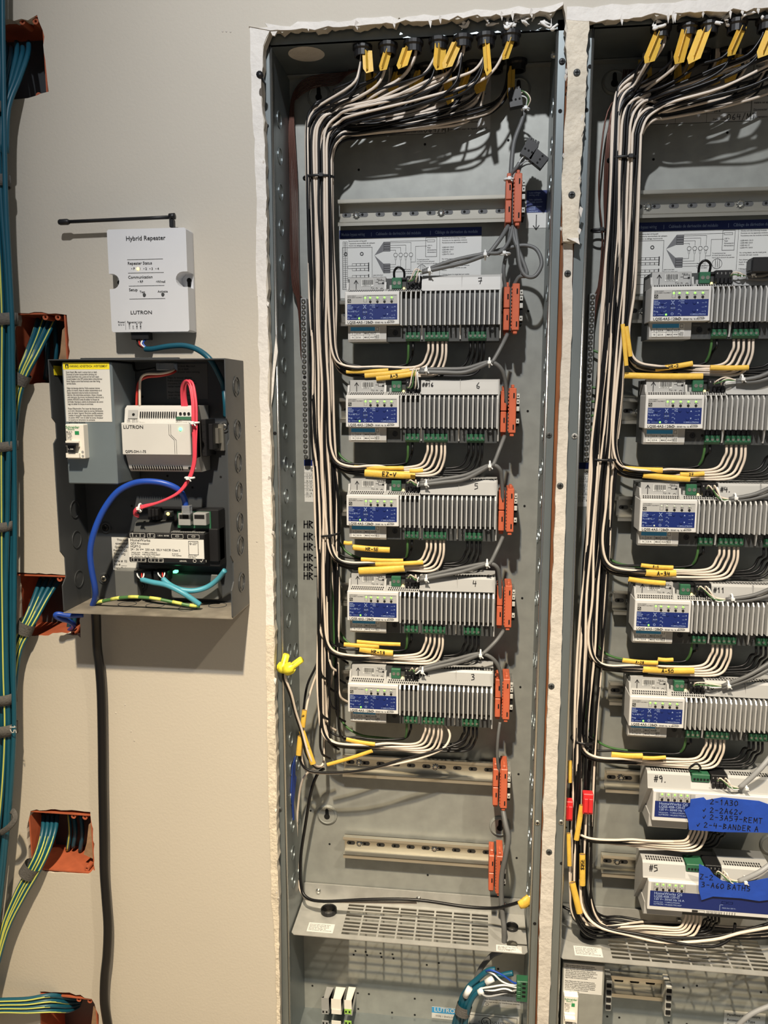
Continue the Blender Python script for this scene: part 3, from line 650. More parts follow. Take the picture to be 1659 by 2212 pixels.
    p.text(FN, 'Opt', X(362), .0032, .0026); p.text(FN, 'Out', X(362), .0006, .0026)
    for k in range(4): p.line(FN, [(X(346), .0030 - k * .0052), (X(353), .0042 - k * .0052), (X(360), .0030 - k * .0052)], .0004); p.text(FN, '' if k == 0 else str(k), X(362), .0012 - k * .0052, .0026)
    for k, t in enumerate('HML'): p.text(FN, t, X(528), .0006 - k * .0052, .0026); p.line(FN, [(X(506), .001 - k * .0052), (X(522), .001 - k * .0052)], .0003)
    p.add([FN(X(472), .0004, .0004), FN(X(484), .0004, .0004), FN(X(478), .0025, .0004)], [(0, 1, 2)]); p.add([FN(X(472), -.0072, .0004), FN(X(478), -.0092, .0004), FN(X(484), -.0072, .0004)], [(0, 1, 2)])
    p.line(FN, [(X(298), .0042), (X(318), -.0005)], .0007).line(FN, [(X(318), .0042), (X(298), -.0005)], .0007)
    p.frame(FN, X(293), -.0085, X(322), -.0015, .0005); p.text(FN, 'RCM', X(296), -.0060, .0026); p.ring(FN, X(307), -.0122, .0011, .0016, .0004, .0005, 12)
    p.text(FN, '+1.844.LUTRON1', X(428), -.0138, .0026)
    p.build('print', 'print_pale', bl)
    p = MB(); p.text(FN, 'LQSE-4A5-120-D', X(178), -.0198, .0046, sx=1.04); p.text(FN, '120 V~ 50/60 Hz 16 A', X(330), -.0196, .0030); p.frame(FN, X(482), -.0192, X(526), -.0162, .0003); p.text(FN, 'LUTRON', X(485), -.0185, .0021)
    for k in range(4): p.line(FN, [(X(378 + k * 53 - 26), .0055), (X(378 + k * 53 - 26), .0160)], .0004)
    p.frame(FN, X(300), .0075, X(324), .0160, .0003); p.line(FN, [(X(326), .0160), (X(545), .0160)], .0004)
    p.frame(FN, X(180), .0070, X(205), .0118, .0008); p.line(FN, [(X(183), .0075), (X(202), .0112)], .0008); p.line(FN, [(X(186), .0112), (X(198), .0075)], .0005)
    for k in range(4): p.text(FN, 'Zn %d' % (k + 1), X(338 + k * 53), .0104, .0024)
    p.text(FN, 'LISTED ENERGY', X(180), .0152, .0016); p.text(FN, 'MANAGEMENT EQUIPMENT', X(180), .0132, .0016)
    p.build('print', 'print_black', nose)
    s0 = MB().lathe(FN, X(350), .0082, [(.0018, .0002), (.0016, .0009), (.0001, .0010)], 12).build('zone_button', 'black_plastic', nose)
    for k in range(1, 4): inst(s0, 'zone_button', nose, (k * 53 * MS, 0, 0))
    for (a, z) in ((455, .0012), (455, -.0085), (400, .0020), (236, .0010), (236, -.0092)):
        MB().lathe(FN, X(a), z, [(.0021, .0002), (.0018, .0011), (.0001, .0012)], 12).build('round_button', 'brand_blue', nose)
    # heat sink
    hs = MB().box(X(568), X(1302), .036, .05, -.0215, .0225).build('heat_sink_base', 'heatsink_base', r)
    f0 = None
    for k in range(21):
        u = X(574) + k * (X(1292) - X(574)) / 20
        if f0 is None: f0 = MB().prism_x([(.036, -.0225), (NF, -.0225), (NF, .0165), (.0262, .0212), (.036, .0212)], u, u + .0019).build('fin', 'fin_metal', hs); uf = u
        else: inst(f0, 'fin', hs, (u - uf, 0, 0))
    MB().box(X(1302), X(1312), .030, .082, -.040, .0425, .0005).build('end_plate', 'module_white', r)
    # lower left label block
    lb = MB().prism_x([(.08, -.0425), (.0365, -.0425), (.0345, -.0395), (.0345, -.0214), (.08, -.0214)], X(170), X(461)).build('label_block', 'module_grey', r)
    FBk = Fr((0, .0345, 0)); st = MB().fbox(FBk, X(188), -.0395, X(412), -.0232, .0001, .0004).build('rating_label', 'label_white', lb)
    MB().rect(FBk, X(190), -.0285, X(375), -.0234, .0006).build('header', 'sky_blue', st)
    p = MB(); p.line(FBk, [(X(190), -.0338), (X(375), -.0338)], .0003, .0006)
    for a in (222, 288, 332, 376): p.line(FBk, [(X(a), -.0393), (X(a), -.0286)], .0003, .0006)
    for j, (t, v) in enumerate((('L', '300'), ('N', '500'))):
        p.text(FBk, t, X(200), -.0326 - j * .0052, .003, .0006); p.text(FBk, '2.5 A', X(230), -.0326 - j * .0052, .003, .0006); p.text(FBk, 'MAX', X(294), -.0326 - j * .0052, .003, .0006); p.text(FBk, 'WATT', X(338), -.0326 - j * .0052, .003, .0006)
    for k in range(3): p.line(FBk, [(X(386 + k * 9), -.0385), (X(386 + k * 9), -.0335)], .0007, .0006)
    p.frame(FBk, X(382), -.0285, X(404), -.0240, .0004, .0006); p.build('print', 'print_black', st)
    # terminals along the bottom
    tb = MB().box(X(465), X(1300), .040, .07, -.0425, -.0216).build('terminal_bay', 'dark_grey', r)
    FT = Fr((0, .040, 0))
    MB().ring(FT, X(525), -.0308, .0024, .0036, 0, .0008, 16).ring(FT, X(525), -.0308, .0006, .0014, 0, .0010, 10).build('dial', 'black_plastic', tb)
    MB().disc(FT, X(592), -.0305, .0018, .0004).build('test_port', 'dark_void', tb)
    MB().text(FT, 'Address', X(480), -.0258, .0026).text(FT, 'E', X(958), -.0330, .0040).ring(FT, X(1052), -.0290, .0014, .0020, .0003, .0004, 12).ring(FT, X(1052), -.0345, .0014, .0020, .0003, .0004, 12).frame(FT, X(1220), -.0270, X(1260), -.0232, .0005).build('print', 'print_grey', tb)
    MB().disc(FT, X(1250), -.0300, .0022, .0004).build('test_port', 'dark_void', tb)
    for a in (722, 1008): MB().prism_x([(.06, -.040), (.0375, -.040), (.0325, -.0215), (.06, -.0215)], X(a), X(a + 11)).build('divider', 'module_grey', tb)
    terminal_block(r, X(606), X(712), 3); terminal_block(r, X(750), X(928), 5); terminal_block(r, X(1074), X(1206), 4)
    # plug-in connectors on top
    g = MB().box(X(500), X(575), .036, .06, .0262, .0405, .0006).build('green_connector', 'term_green', r)
    FG = Fr((0, .036, 0))
    for a in (522, 556): MB().ring(FG, X(a), .0335, .0016, .0024, 0, .0005, 12).disc(FG, X(a), .0335, .0016, .0002, 12).build('screw_port', 'steel', g)
    MB().box(X(482), X(498), .040, .05, .0265, .0315).build('setup_button', 'module_white', r); MB().lathe(Fr((0, .040, 0)), X(590), .0270, [(.0015, 0), (.0013, .0010), (.0001, .0012)], 10).build('led', 'led_amber', r)
    k_ = MB().box(X(608), X(722), .037, .062, .0275, .0425, .0005)
    for q in range(4): k_.box(X(612 + q * 28), X(632 + q * 28), .0330, .04, .0255, .0330, .0004)
    k_ = k_.build('black_connector', 'black_plastic', r); FK = Fr((0, .037, 0)); p = MB()
    for q in range(4): p.text(FK, str(4 - q), X(617 + q * 28), .0375, .0034)
    p.build('print', 'label_grey', k_)
    MB().box(X(505), X(700), .041, .05, .0385, .0412).build('connector_shelf', 'black_plastic', r)
    return r
dim = make_dimmer()
DIM_L = [('dimmer module marked 7, topmost in the left panel', '7', 5, [1, 1, 1, 1, 1]), ('dimmer module marked 6, with a black marker scribble on its cover', '6', 5, [1, 1, 1, 1, 1]), ('dimmer module marked 5 with a slotted heat sink in the left panel', '5', 5, [1] * 5), ('dimmer module marked 4, just above the lowest one of the left panel', '4', 5, [1] * 5), ('dimmer module marked 3, lowest in the left panel', '3', 5, [1, 0, 1, 1, 0])]
DIM_R = [('topmost dimmer module of the right panel with lit green lights', '', 5, [1] * 5), ('second dimmer module from the top in the right panel', '', 5, [1] * 5), ('dimmer module marked #4 in the right panel with no lights lit', '#4.', 5, [0] * 5), ('dimmer module marked #11 in the right panel', '#11', 5, [1] * 5), ('lowest dimmer module of the right panel, marked #8', '#8', 5, [1] * 5)]
FN = Fr((0, NF, 0)); led_on = led_off = None
def add_leds(c, sp, states, pr):
    global led_on, led_off
    for k, u in enumerate((X(312), X(350), X(403), X(456), X(509))):
        MB().lathe(FN, u, .0133, [(.0012, .0003), (.0010, .0009), (.0001, .0012)], 10).build('led', 'led_green' if states[k] else 'led_off', c)
    MB().lathe(FN, X(266), -.0130, [(.0012, .0003), (.0010, .0010), (.0001, .0012)], 10).build('led', 'led_green' if pr else 'led_off', c)
FC = Fr((0, .0338, .030), (1, 0, 0), (0, .0022, .0095))
XM = {}
DIMS = [copy_tree(dim) for _ in range(9)]
for side, (lst, x0) in enumerate(((DIM_L, -.1822), (DIM_R, .2105))):
    for i, (lab, mark, _, st) in enumerate(lst):
        c = dim if side == 0 and i == 0 else DIMS.pop()
        OFF[c] = Vector((0, 0, 0)); c['label'] = lab; c['group'] = 'dimmer modules'
        add_leds(c, 0, st, not (side == 1 and i == 2))
        if side == 0: MB().hand(FC, mark, X(1140), .0003, .0080, .0010, .0006).build('marker_number', 'marker', c)
        elif mark: MB().hand(FC, mark, X(738), .0015, .0065, .0011, .0006).build('marker_number', 'marker', c)
        if side == 0 and i in (1, 4): MB().hand(FC, {1: '##16', 4: '##4.'}[i], X(735), .0030, .0050, .0012, .0006).build('marker_number', 'marker', c)
        c.location = (x0 + (0 if side == 0 else -.0006 * i), 0, RZ[i + 1]); XM[side, i] = c.location.x
# ================================================================ SWITCHING MODULES (lower right)
def switch_module(x0, z, lab, mark, full):
    r = thing('switching_module', lab, 'module', (x0, .082, z - .044), 'switching modules'); Wd = .175
    def px(a): return x0 + a
    h = MB().prism_x([(.082, z + .042), (.040, z + .042), (.037, z + .039), (.031, z + .0225), (.0285, z + .0215), (.082, z - .044)], x0, x0 + .058).build('upper_cover', 'module_white', r)
    MB().prism_x([(.082, z + .036), (.0425, z + .036), (.0325, z + .0225), (.0285, z + .0215), (.082, z - .03)], x0 + .058, x0 + .108).build('upper_cover', 'module_white', r)
    MB().prism_x([(.082, z + .042), (.040, z + .042), (.037, z + .039), (.031, z + .0225), (.0285, z + .0215), (.082, z - .044)], x0 + .108, x0 + Wd).build('upper_cover', 'module_white', r)
    m = MB(); Fs = Fr((0, .040, z + .042), (1, 0, 0), (0, .003, .0006))
    for j in range(2):
        for k in range(15): m.box(x0 + .006 + k * .0034, x0 + .0078 + k * .0034, .0405 + j * .006, .0445 + j * .006, z + .0415, z + .0424); m.box(x0 + .113 + k * .0034, x0 + .1148 + k * .0034, .0405 + j * .006, .0445 + j * .006, z + .0415, z + .0424)
        for k in range(13): m.box(x0 + .061 + k * .0034, x0 + .0628 + k * .0034, .041 + j * .007, .0445 + j * .007, z + .0335, z + .0364)
    m.build('vent_row', 'dark_void', h)
    nose = MB().box(x0 + .006, x0 + Wd, NF, .06, z - .0226, z + .0214, .0008).build('nose', 'nose_white', r)
    MB().prism_x([(.08, z - .0425), (.040, z - .0425), (.036, z - .039), (.036, z - .021), (.08, z - .021)], x0 + .005, x0 + .058).build('lower_block', 'module_grey', r)
    MB().box(x0 + .058, x0 + Wd, .042, .08, z - .040, z - .021).build('terminal_bay', 'dark_grey', r)
    FX = Fr((x0, NF, z)); 
    MB().rect(FX, .010, .0070, .062 if not full else .100, .0195, .0003).build('grey_face', 'label_grey', nose)
    bl = MB().rect(FX, .009, -.0165, Wd, .0070, .0003).build('blue_face', 'brand_blue', nose)
    p = MB(); p.text(FX, 'HomeWorks QS', .0145, .0018, .0055); p.text(FX, 'LQSE-4S8-120-D', .0145, -.0026, .0050); p.text(FX, '120 V~ 50/60 Hz 16 A', .0145, -.0068, .0045)
    p.text(FX, 'lutron.com   +1.844.LUTRON1', .0145, -.0104, .0028); p.text(FX, 'LUTRON', .0145, -.0140, .0033); p.text(FX, '+44.(0)20.7702.0657', .029, -.0140, .0028)
    p.frame(FX, .106, -.0052, .113, -.0018, .0005); p.frame(FX, .114, -.0052, .121, -.0018, .0005); p.line(FX, [(.104, -.016), (.104, -.007), (.108, -.007)], .0005); p.text(FX, 'MAX 8 A 120 V~', .107, -.0125, .0026)
    p.build('print', 'print_pale', bl)
    p = MB()
    for k in range(6): p.line(FX, [(.0138 + k * .0084, .0072), (.0138 + k * .0084, .0190)], .0004)
    for k, t in enumerate(('Prog', 'Zn 1', 'Zn 2', 'Zn 3', 'Zn 4')): p.text(FX, t, .0148 + k * .0084, .0115, .0028)
    p.rect(FX, .067, -.0215, .075, -.0180); p.frame(FX, .076, -.0215, .084, -.0180, .0003)
    for k in range(4): p.frame(FX, .0865 + k * .005, -.0215, .0905 + k * .005, -.0180, .0003); p.text(FX, 'N', .0878 + k * .005, -.0208, .0024)
    for k in range(6): p.line(FX, [(.107 + k * .0035, -.0225), (.107 + k * .0035, -.0178)], .0007)
    p.build('print', 'print_black', nose)
    for k in range(5):
        MB().lathe(FX, .0180 + k * .0084, .0172, [(.0012, .0003), (.0010, .0010), (.0001, .0012)], 10).build('led', 'led_green', nose)
        MB().lathe(FX, .0180 + k * .0084, .0094, [(.0019, .0002), (.0017, .0010), (.0001, .0010)], 12).build('zone_button', 'black_plastic', nose)
    g = MB().box(x0 + .060, x0 + .084, .036, .06, z + .031, z + .042, .0006).build('green_connector', 'term_green', r)
    FG = Fr((0, .036, 0))
    for k in range(5): MB().rect(FG, x0 + .0620 + k * .0044, z + .033, x0 + .0650 + k * .0044, z + .0365).build('wire_port', 'dark_void', g)
    k_ = MB().box(x0 + .0855, x0 + .107, .036, .062, z + .030, z + .0425, .0005)
    for q in range(4): k_.box(x0 + .0862 + q * .0052, x0 + .0904 + q * .0052, .032, .04, z + .025, z + .0330, .0004)
    k_ = k_.build('black_connector', 'black_plastic', r); p = MB()
    for q in range(4): p.text(Fr((0, .036, 0)), str(4 - q), x0 + .0873 + q * .0052, z + .0372, .0036)
    p.build('print', 'label_grey', k_)
    Fm = Fr((0, .0338, z + .030), (1, 0, 0), (0, .006, .0165))
    MB().hand(Fm, mark, x0 + .009, -.001, .0085, .0012, .0006).build('marker_number', 'marker', h)
    return r
switch_module(.2395, RZ[6], 'white switching module marked 9 under blue tape', '#9.', False)
switch_module(.2395, RZ[7], 'white switching module marked 5, lowest in the right panel', '#5', True)
def tape(lab, poly, yy, rows, bulge=.0012):
    pts = [P(a, b, yy) for a, b in poly]; F = Fr((0, yy, 0))
    t = thing('painters_tape', lab, 'tape', (pts[0].x, yy, min(q.z for q in pts)))
    MB().poly(F, [(q.x, q.z) for q in pts], 0, .0006).build('strip', 'painter_tape', t)
    p = MB()
    for (a, b, h, s_) in rows:
        q = P(a, b, yy); G = Fr((q.x, yy, q.z), (1, 0, -.02), (0, 0, 1)); p.hand(G, s_, 0, 0, h * 1.05 / F_PX, .0010, .0009, .85)
    p.build('handwriting', 'marker', t)
tape('blue painters tape with four handwritten lines on module 9', [(1492, 1726), (1520, 1722), (1526, 1728), (1560, 1722), (1640, 1730), (1690, 1748), (1690, 1800), (1640, 1798), (1560, 1797), (1488, 1792), (1486, 1770), (1478, 1750), (1490, 1742)], NF - .0022,
     [(1534, 1736, 12, '2-1A30'), (1518, 1753, 12, 'v 2-2A62v'), (1518, 1768, 12, 'v 2-3A57-REMT'), (1505, 1785, 12, 'v 2-4-BANDER A')])
tape('blue painters tape with smudged handwriting hanging on module 5', [(1510, 1866), (1532, 1876), (1542, 1890), (1560, 1902), (1600, 1908), (1690, 1890), (1690, 1940), (1640, 1946), (1600, 1940), (1540, 1936), (1515, 1944), (1509, 1920)], NF - .0030,
     [(1512, 1898, 12, 'Z-2'), (1515, 1915, 12, '3-A60 BATHS')])
# ================================================================ POWER WIRING
def interp(tab, z):
    tab = sorted(tab)
    if z <= tab[0][0]: return tab[0][1]
    for (a, b), (c, d) in zip(tab[:-1], tab[1:]):
        if z <= c: return b + (d - b) * (z - a) / (c - a)
    return tab[-1][1]
def edge_tab(l, yy): return [(P(a, b, yy).z, P(a, b, yy).x) for a, b in l]
EDGE = [edge_tab([(666, 385), (671, 600), (677, 900), (689, 1150), (690, 1300), (692, 1500)], .045), edge_tab([(1325, 345), (1319, 535), (1302, 750), (1284, 990), (1262, 1300), (1245, 1595), (1238, 1800), (1236, 1950)], .045)]
BUSH = []
for side in (0, 1):
    pos = [(783, 122), (838, 118), (893, 113), (947, 108), (1000, 103), (1050, 99), (1103, 94)] if side == 0 else [(1427, 82), (1485, 78), (1530, 74), (1590, 70), (1655, 66), (1712, 62), (1770, 58)]
    row = []
    for k, (a, b) in enumerate(pos):
        q = Pz(a, b, ZT - .012); row.append((q.x, q.y))
        Fd = Fr((q.x, q.y, ZT), (1, 0, 0), (0, -1, 0))
        sname = 'left panel' if side == 0 else 'right panel'
        if k < 5 or side == 0:
            if k > 0: MB().lathe(Fr((q.x + .012, .084, ZT), (1, 0, 0), (0, -1, 0)), 0, 0, [(.0125, 0), (.0125, .004), (.0105, .006), (.0105, .013), (.0085, .013), (.0085, 0)], 16).top('cable_bushing', 'black_plastic', 'black cable bushing of the back row, %s from the left atop the %s' % (ORD[k - 1], sname), 'bushing', 'cable bushings')
            t = MB().lathe(Fd, 0, 0, [(.0125, 0), (.0125, .004), (.0105, .006), (.0105, .013), (.0085, .013), (.0085, 0)], 16).top('cable_bushing', 'black_plastic', 'black cable bushing of the front row, %s from the left atop the %s' % (ORD[k], sname), 'bushing', 'cable bushings')
    BUSH.append(row)
PHRASE = [['the topmost left panel module', 'the second left panel module', 'the third left panel module', 'the fourth left panel module', 'the lowest left panel module'],
          ['the topmost right panel module', 'the second right panel module', 'the unlit right panel module', 'the fourth right panel module', 'the fifth right panel module', 'the switching module marked 9', 'the lowest right panel module']]
WT = [775, 808, 843, 880, 908]; BT = [1090, 1125, 1160, 1190]
WR = .00175
POSN = ['leftmost', 'next to leftmost', 'middle', 'next to rightmost', 'rightmost']
def power_wire(side, i, kind, k, slot, xt, zterm, zr, yr):
    """terminal -> run in the gap -> trunk -> bushing"""
    rg2 = random.Random(side * 1000 + i * 50 + slot * 3 + (7 if kind == 'white' else 0))
    col = 9 - (2 * i + slot % 2); row = slot // 2
    if i >= 5: col = -1 + (slot % 3) * .9 - (i - 5) * .4
    y = .034 + row * .0046 + rg2.uniform(-.0006, .0006)
    def tx(z): return interp(EDGE[side], z) + col * .0034 + (row % 2) * .0017
    pts = [(xt, .046, zterm + .006), (xt, .0445, zterm - .004), (xt, .044, (zterm + zr) / 2 + .006)]
    br = min(.024, zterm - zr - .012)
    pts += [(xt - .002, yr, zr + br * .75), (xt - br * .35, yr, zr + br * .22), (xt - br, yr, zr)]
    xtr = tx(zr + .03)
    n = 3; xa = xt - br - .012; xb = xtr + .034
    if xa > xb:
        for q in range(1, n + 1): pts.append((xa + (xb - xa) * q / (n + 1), yr + (y - yr) * q / (n + 1) + rg2.uniform(-.001, .001), zr + rg2.uniform(-.0016, .0016)))
        pts.append((xb, y, zr + .0004))
    pts += [(xtr + .018, y, zr + .0032), (xtr + .0075, y, zr + .0105), (xtr + .0018, y, zr + .026), (xtr, y, zr + .05)]
    ztop = 1.795 if side == 0 else 1.81
    z = zr + .10
    while z < ztop - .04:
        pts.append((tx(z) + rg2.uniform(-.0022, .0022), y + rg2.uniform(-.0015, .0015), z)); z += .075
    x0 = tx(ztop); pts.append((x0, y, ztop))
    bi = min(6, max(0, round((col + rg2.uniform(-1.0, 1.0)) / 9 * 6))); bx, by = BUSH[side][bi]
    back = rg2.random() < .65; bx += rg2.uniform(-.006, .006); by = (.083 if back else by) + rg2.uniform(-.004, .004)
    zb = 1.832 + (0 if back else .008) + (9 - col) * .0036 + rg2.uniform(-.005, .007) + (.006 if side else 0)
    pts += [(x0 + .0006, y, zb - .020), (x0 + .006, y, zb - .004), (x0 + .018, y, zb + .006)]
    xa, xb = x0 + .036, bx - .040; zl = zb + .010; yl = y
    if xb > xa:
        sl = rg2.uniform(.06, .16) + side * .06
        for t in (0, .5, 1): zl = min(zb + .010 + sl * (xb - xa) * t + .01 * t * t, 1.889); yl = y + (by - y) * (.35 + .5 * t); pts.append((xa + (xb - xa) * t, yl, zl + rg2.uniform(-.002, .002)))
    pts += [(bx - .016, (yl + by) / 2, min(zl + .012, 1.896)), (bx - .004, by, min(zl + .030, 1.910)), (bx, by, 1.921), (bx, by, 1.934)]
    return wire(kind + '_wire', kind + '_wire', WR, pts, '%s %s wire plugged in under %s' % (POSN[k], kind, PHRASE[side][i]), 'wire', 'power wires in the ' + ('left' if side == 0 else 'right') + ' panel', 7, 4)
for side in (0, 1):
    for i in range(5):
        x0 = XM[side, i]; z = RZ[i + 1]; order = [0, 3, 4, 7, 8, 1, 2, 5, 6, 9] if (i + side) % 2 else [1, 2, 5, 6, 9, 0, 3, 4, 7, 8]
        whites = [(k, X(WT[k])) for k in range(5)]; blacks = [(k, X(BT[k])) for k in range(4)]
        for k, xx in whites: power_wire(side, i, 'white', k, order[k], x0 + xx, z - .042, z - .0765 - k * .0030, .046)
        power_wire(side, i, 'black', 0, order[9], x0 + X(658), z - .042, z - .0745, .056)
        for k, xx in blacks: power_wire(side, i, 'black', k + 1, order[5 + k], x0 + xx, z - .042, z - .0785 - k * .0032, .056)
        # ground conductor round the back to the bar
        gz = GBT - .075 - i * .02 - (.03 if i else 0); gx = GBX + .006 + (DX if side else 0); e = interp(EDGE[side], z - .08)
        wire('green_wire', 'green_wire', WR, [(x0 + X(622), .046, z - .036), (x0 + X(622), .046, z - .052), (x0 + X(612), .054, z - .068), (x0 + X(570), .062, z - .077), (x0 + X(400), .068, z - .079), (e + .052, .072, z - .077), (e + .026, .077, z - .060), (e + .016, .080, z - .02), (e + .012, .082, (z + gz) / 2), (gx + .024, .086, gz - .006), (gx, .092, gz)], 'green ground wire under ' + PHRASE[side][i], 'wire', 'green ground wires', 7, 5)
# further feeds that go on down behind the others in each trunk
for side in (0, 1):
    for k in range(16):
        rgs = random.Random(500 + side * 40 + k); kind = 'white' if k % 4 == 3 else 'black'; col = .4 + (k * 3.7) % 9.2; y = .0325 + (k % 5) * .0062; ze = (.98, .745)[side] + k * (.012 if side == 0 else .0012)
        tx = lambda z: interp(EDGE[side], z) + col * .0034
        pts = [(tx(ze) + (.055 if side else .012), y + .012, ze - (.03 if side else .012)), (tx(ze) + (.028 if side else .005), y + .004, ze - (.026 if side else .004)), (tx(ze) + (.010 if side else .002), y, ze - (.010 if side else -.004)), (tx(ze + .02), y, ze + .02)]; z = ze + .07
        if side: pts = [(.47, .07 + k * .001, ze - .022), (.40, .066, ze - .030), (tx(ze) + .12, .060, ze - .034 + (k % 4) * .002)] + pts
        while z < 1.75: pts.append((tx(z) + rgs.uniform(-.0025, .0025), y + rgs.uniform(-.0015, .0015), z)); z += .08
        zt_ = 1.795 if side == 0 else 1.81; x0 = tx(zt_); bx, by = BUSH[side][min(6, int(col / 9.6 * 7))]; by = .083 if k % 3 else by; zb = 1.832 + (9 - col) * .0036 + rgs.uniform(-.006, .010) + side * .006
        xa, xb = x0 + .036, bx - .04; zl = zb + .010; pts += [(x0, y, zt_), (x0 + .0006, y, zb - .020), (x0 + .006, y, zb - .004), (x0 + .018, y, zb + .006)]
        if xb > xa:
            for t in (0, .5, 1): zl = min(zb + .010 + (.10 + side * .05) * (xb - xa) * t, 1.889); pts.append((xa + (xb - xa) * t, y + (by - y) * (.35 + .5 * t), zl))
        pts += [(bx - .014, by, min(zl + .012, 1.896)), (bx - .004, by, min(zl + .030, 1.910)), (bx, by, 1.934)]
        wire(kind + '_wire', kind + '_wire', WR, pts, kind + ' feed wire deep in the trunk of the %s panel' % ('left', 'right')[side], 'wire', 'deep trunk wires of the %s panel' % ('left', 'right')[side], 7, 4)
# wires of the two switching modules
for i, z in ((5, RZ[6]), (6, RZ[7])):
    for k in range(5): power_wire(1, i, 'white', k, (0, 3, 4, 7, 8)[k], .2395 + .0655 + k * .0052, z - .036, z - .064 - k * .0035, .044)
    for k in range(4): power_wire(1, i, 'black', k, (1, 2, 5, 6)[k], .2395 + .0960 + k * .0050, z - .036, z - .066 - k * .0035, .052)
# two more feeds curving over the lower right shelf
for k, (m, pts) in enumerate([('black', [(1262, 1850, .03), (1264, 1950, .03), (1300, 2000, .02), (1390, 2020, .008), (1470, 2038, .004), (1540, 2045, .006), (1580, 2025, .02), (1588, 1995, .04)]), ('white', [(1254, 1900, .034), (1258, 1960, .03), (1290, 2000, .02), (1360, 2020, .012), (1440, 2036, .006), (1540, 2030, .010), (1600, 2015, .02), (1680, 2000, .03)]), ('black', [(1215, 1958, .05), (1260, 1980, .04), (1330, 2010, .03), (1450, 2026, .02), (1560, 2020, .025), (1680, 1990, .04)])]):
    wire(m + '_wire', m + '_wire', .0021, pp(*pts), ['thick black wire looping lowest over the right slotted shelf', 'white wire lying lowest across the right slotted shelf', 'black wire entering low from the left edge of the right panel'][k], 'wire')
# loose pair with wire nuts at the lower left of the left panel
wire('white_wire', 'white_wire', WR, pp((617, 1452, -.004), (617, 1466, -.005), (630, 1500, .002), (640, 1540, .012), (652, 1576, .02), (664, 1620, .022), (676, 1648, .026), (690, 1656, .04), (699, 1645, .05), (700, 1600, .06), (706, 1540, .06), (716, 1470, .06), (728, 1420, .06), (724, 1300, .064), (712, 1180, .068), (700, 900, .07)), 'white wire from the yellow wire nuts down to the yellow sleeve', 'wire')
wire('black_wire', 'black_wire', WR, pp((612, 1455, 0), (614, 1472, 0), (628, 1505, .01), (640, 1550, .018), (650, 1580, .022), (660, 1625, .024), (674, 1650, .028), (688, 1660, .045), (700, 1640, .06), (702, 1580, .066), (712, 1480, .068), (706, 1300, .07), (694, 1000, .072)), 'black wire beside the white one at the yellow wire nuts', 'wire')
wire('black_wire', 'black_wire', WR, pp((696, 1400, .06), (682, 1440, .05), (664, 1480, .042), (656, 1532, .036), (650, 1600, .03), (648, 1640, .03), (670, 1665, .03), (740, 1668, .03), (800, 1660, .03), (870, 1640, .034), (940, 1622, .036), (1000, 1600, .045), (1014, 1570, .048)), 'black wire swinging right across the empty rail', 'wire')
wire('white_wire', 'white_wire', WR, pp((706, 1400, .062), (690, 1440, .052), (672, 1490, .045), (662, 1530, .038), (656, 1590, .033), (652, 1640, .033), (672, 1668, .034), (760, 1668, .034), (830, 1655, .034), (900, 1640, .036), (955, 1618, .038), (972, 1590, .044), (962, 1565, .048)), 'white wire swinging right across the empty rail', 'wire')
wire('white_wire', 'white_wire', WR, pp((700, 1655, .05), (670, 1665, .05), (652, 1690, .06), (644, 1740, .07), (641, 1800, .075), (644, 1880, .078), (652, 1930, .075), (690, 1946, .06), (900, 1950, .05)), 'white wire running down beside the blue tape to the shelf', 'wire')
wire('black_wire', 'black_wire', .0024, pp((700, 1660, .06), (686, 1672, .06), (672, 1710, .062), (660, 1780, .066), (650, 1850, .068), (650, 1910, .066), (662, 1938, .058), (700, 1947, .05), (800, 1943, .046), (900, 1944, .046), (1000, 1958, .046), (1060, 1962, .04), (1090, 1958, .03), (1135, 1945, .02)), 'black wire dropping down and running along the back of the slotted shelf', 'wire')
def wire_nut(lab, a, b):
    A, B = P(*a), P(*b); t = thing('wire_nut', lab, 'wire nut', A, 'yellow wire nuts'); d = B - A
    MB().tube([A, A + d * .38, A + d * .42, B], [.0072, .0066, .0046, .0042], 12, 1).build('cap', 'yellow_bright', t)
    ax = d.normalized(); s_ = ax.cross(Vector((0, 1, 0))).normalized()
    for sg in (-1, 1): MB().tube([A + s_ * sg * .0058, A + s_ * sg * .0075 + d * .25, A + s_ * sg * .0050 + d * .45], .0016, 6, 2).build('wing', 'yellow_bright', t)
    m = MB()
    for k in range(6):
        g = k * math.pi / 3; o2 = (s_ * math.cos(g) + ax.cross(s_) * math.sin(g)) * .0045; m.tube([A + d * .5 + o2, A + d * .97 + o2 * .93], .0005, 5, 1)
    m.build('rib', 'yellow_bright', t)
wire_nut('yellow wire nut standing upright by the left flange', (609, 1450, -.004), (619, 1413, -.004))
wire_nut('yellow wire nut tilted to the right by the left flange', (617, 1450, -.010), (652, 1424, -.012))
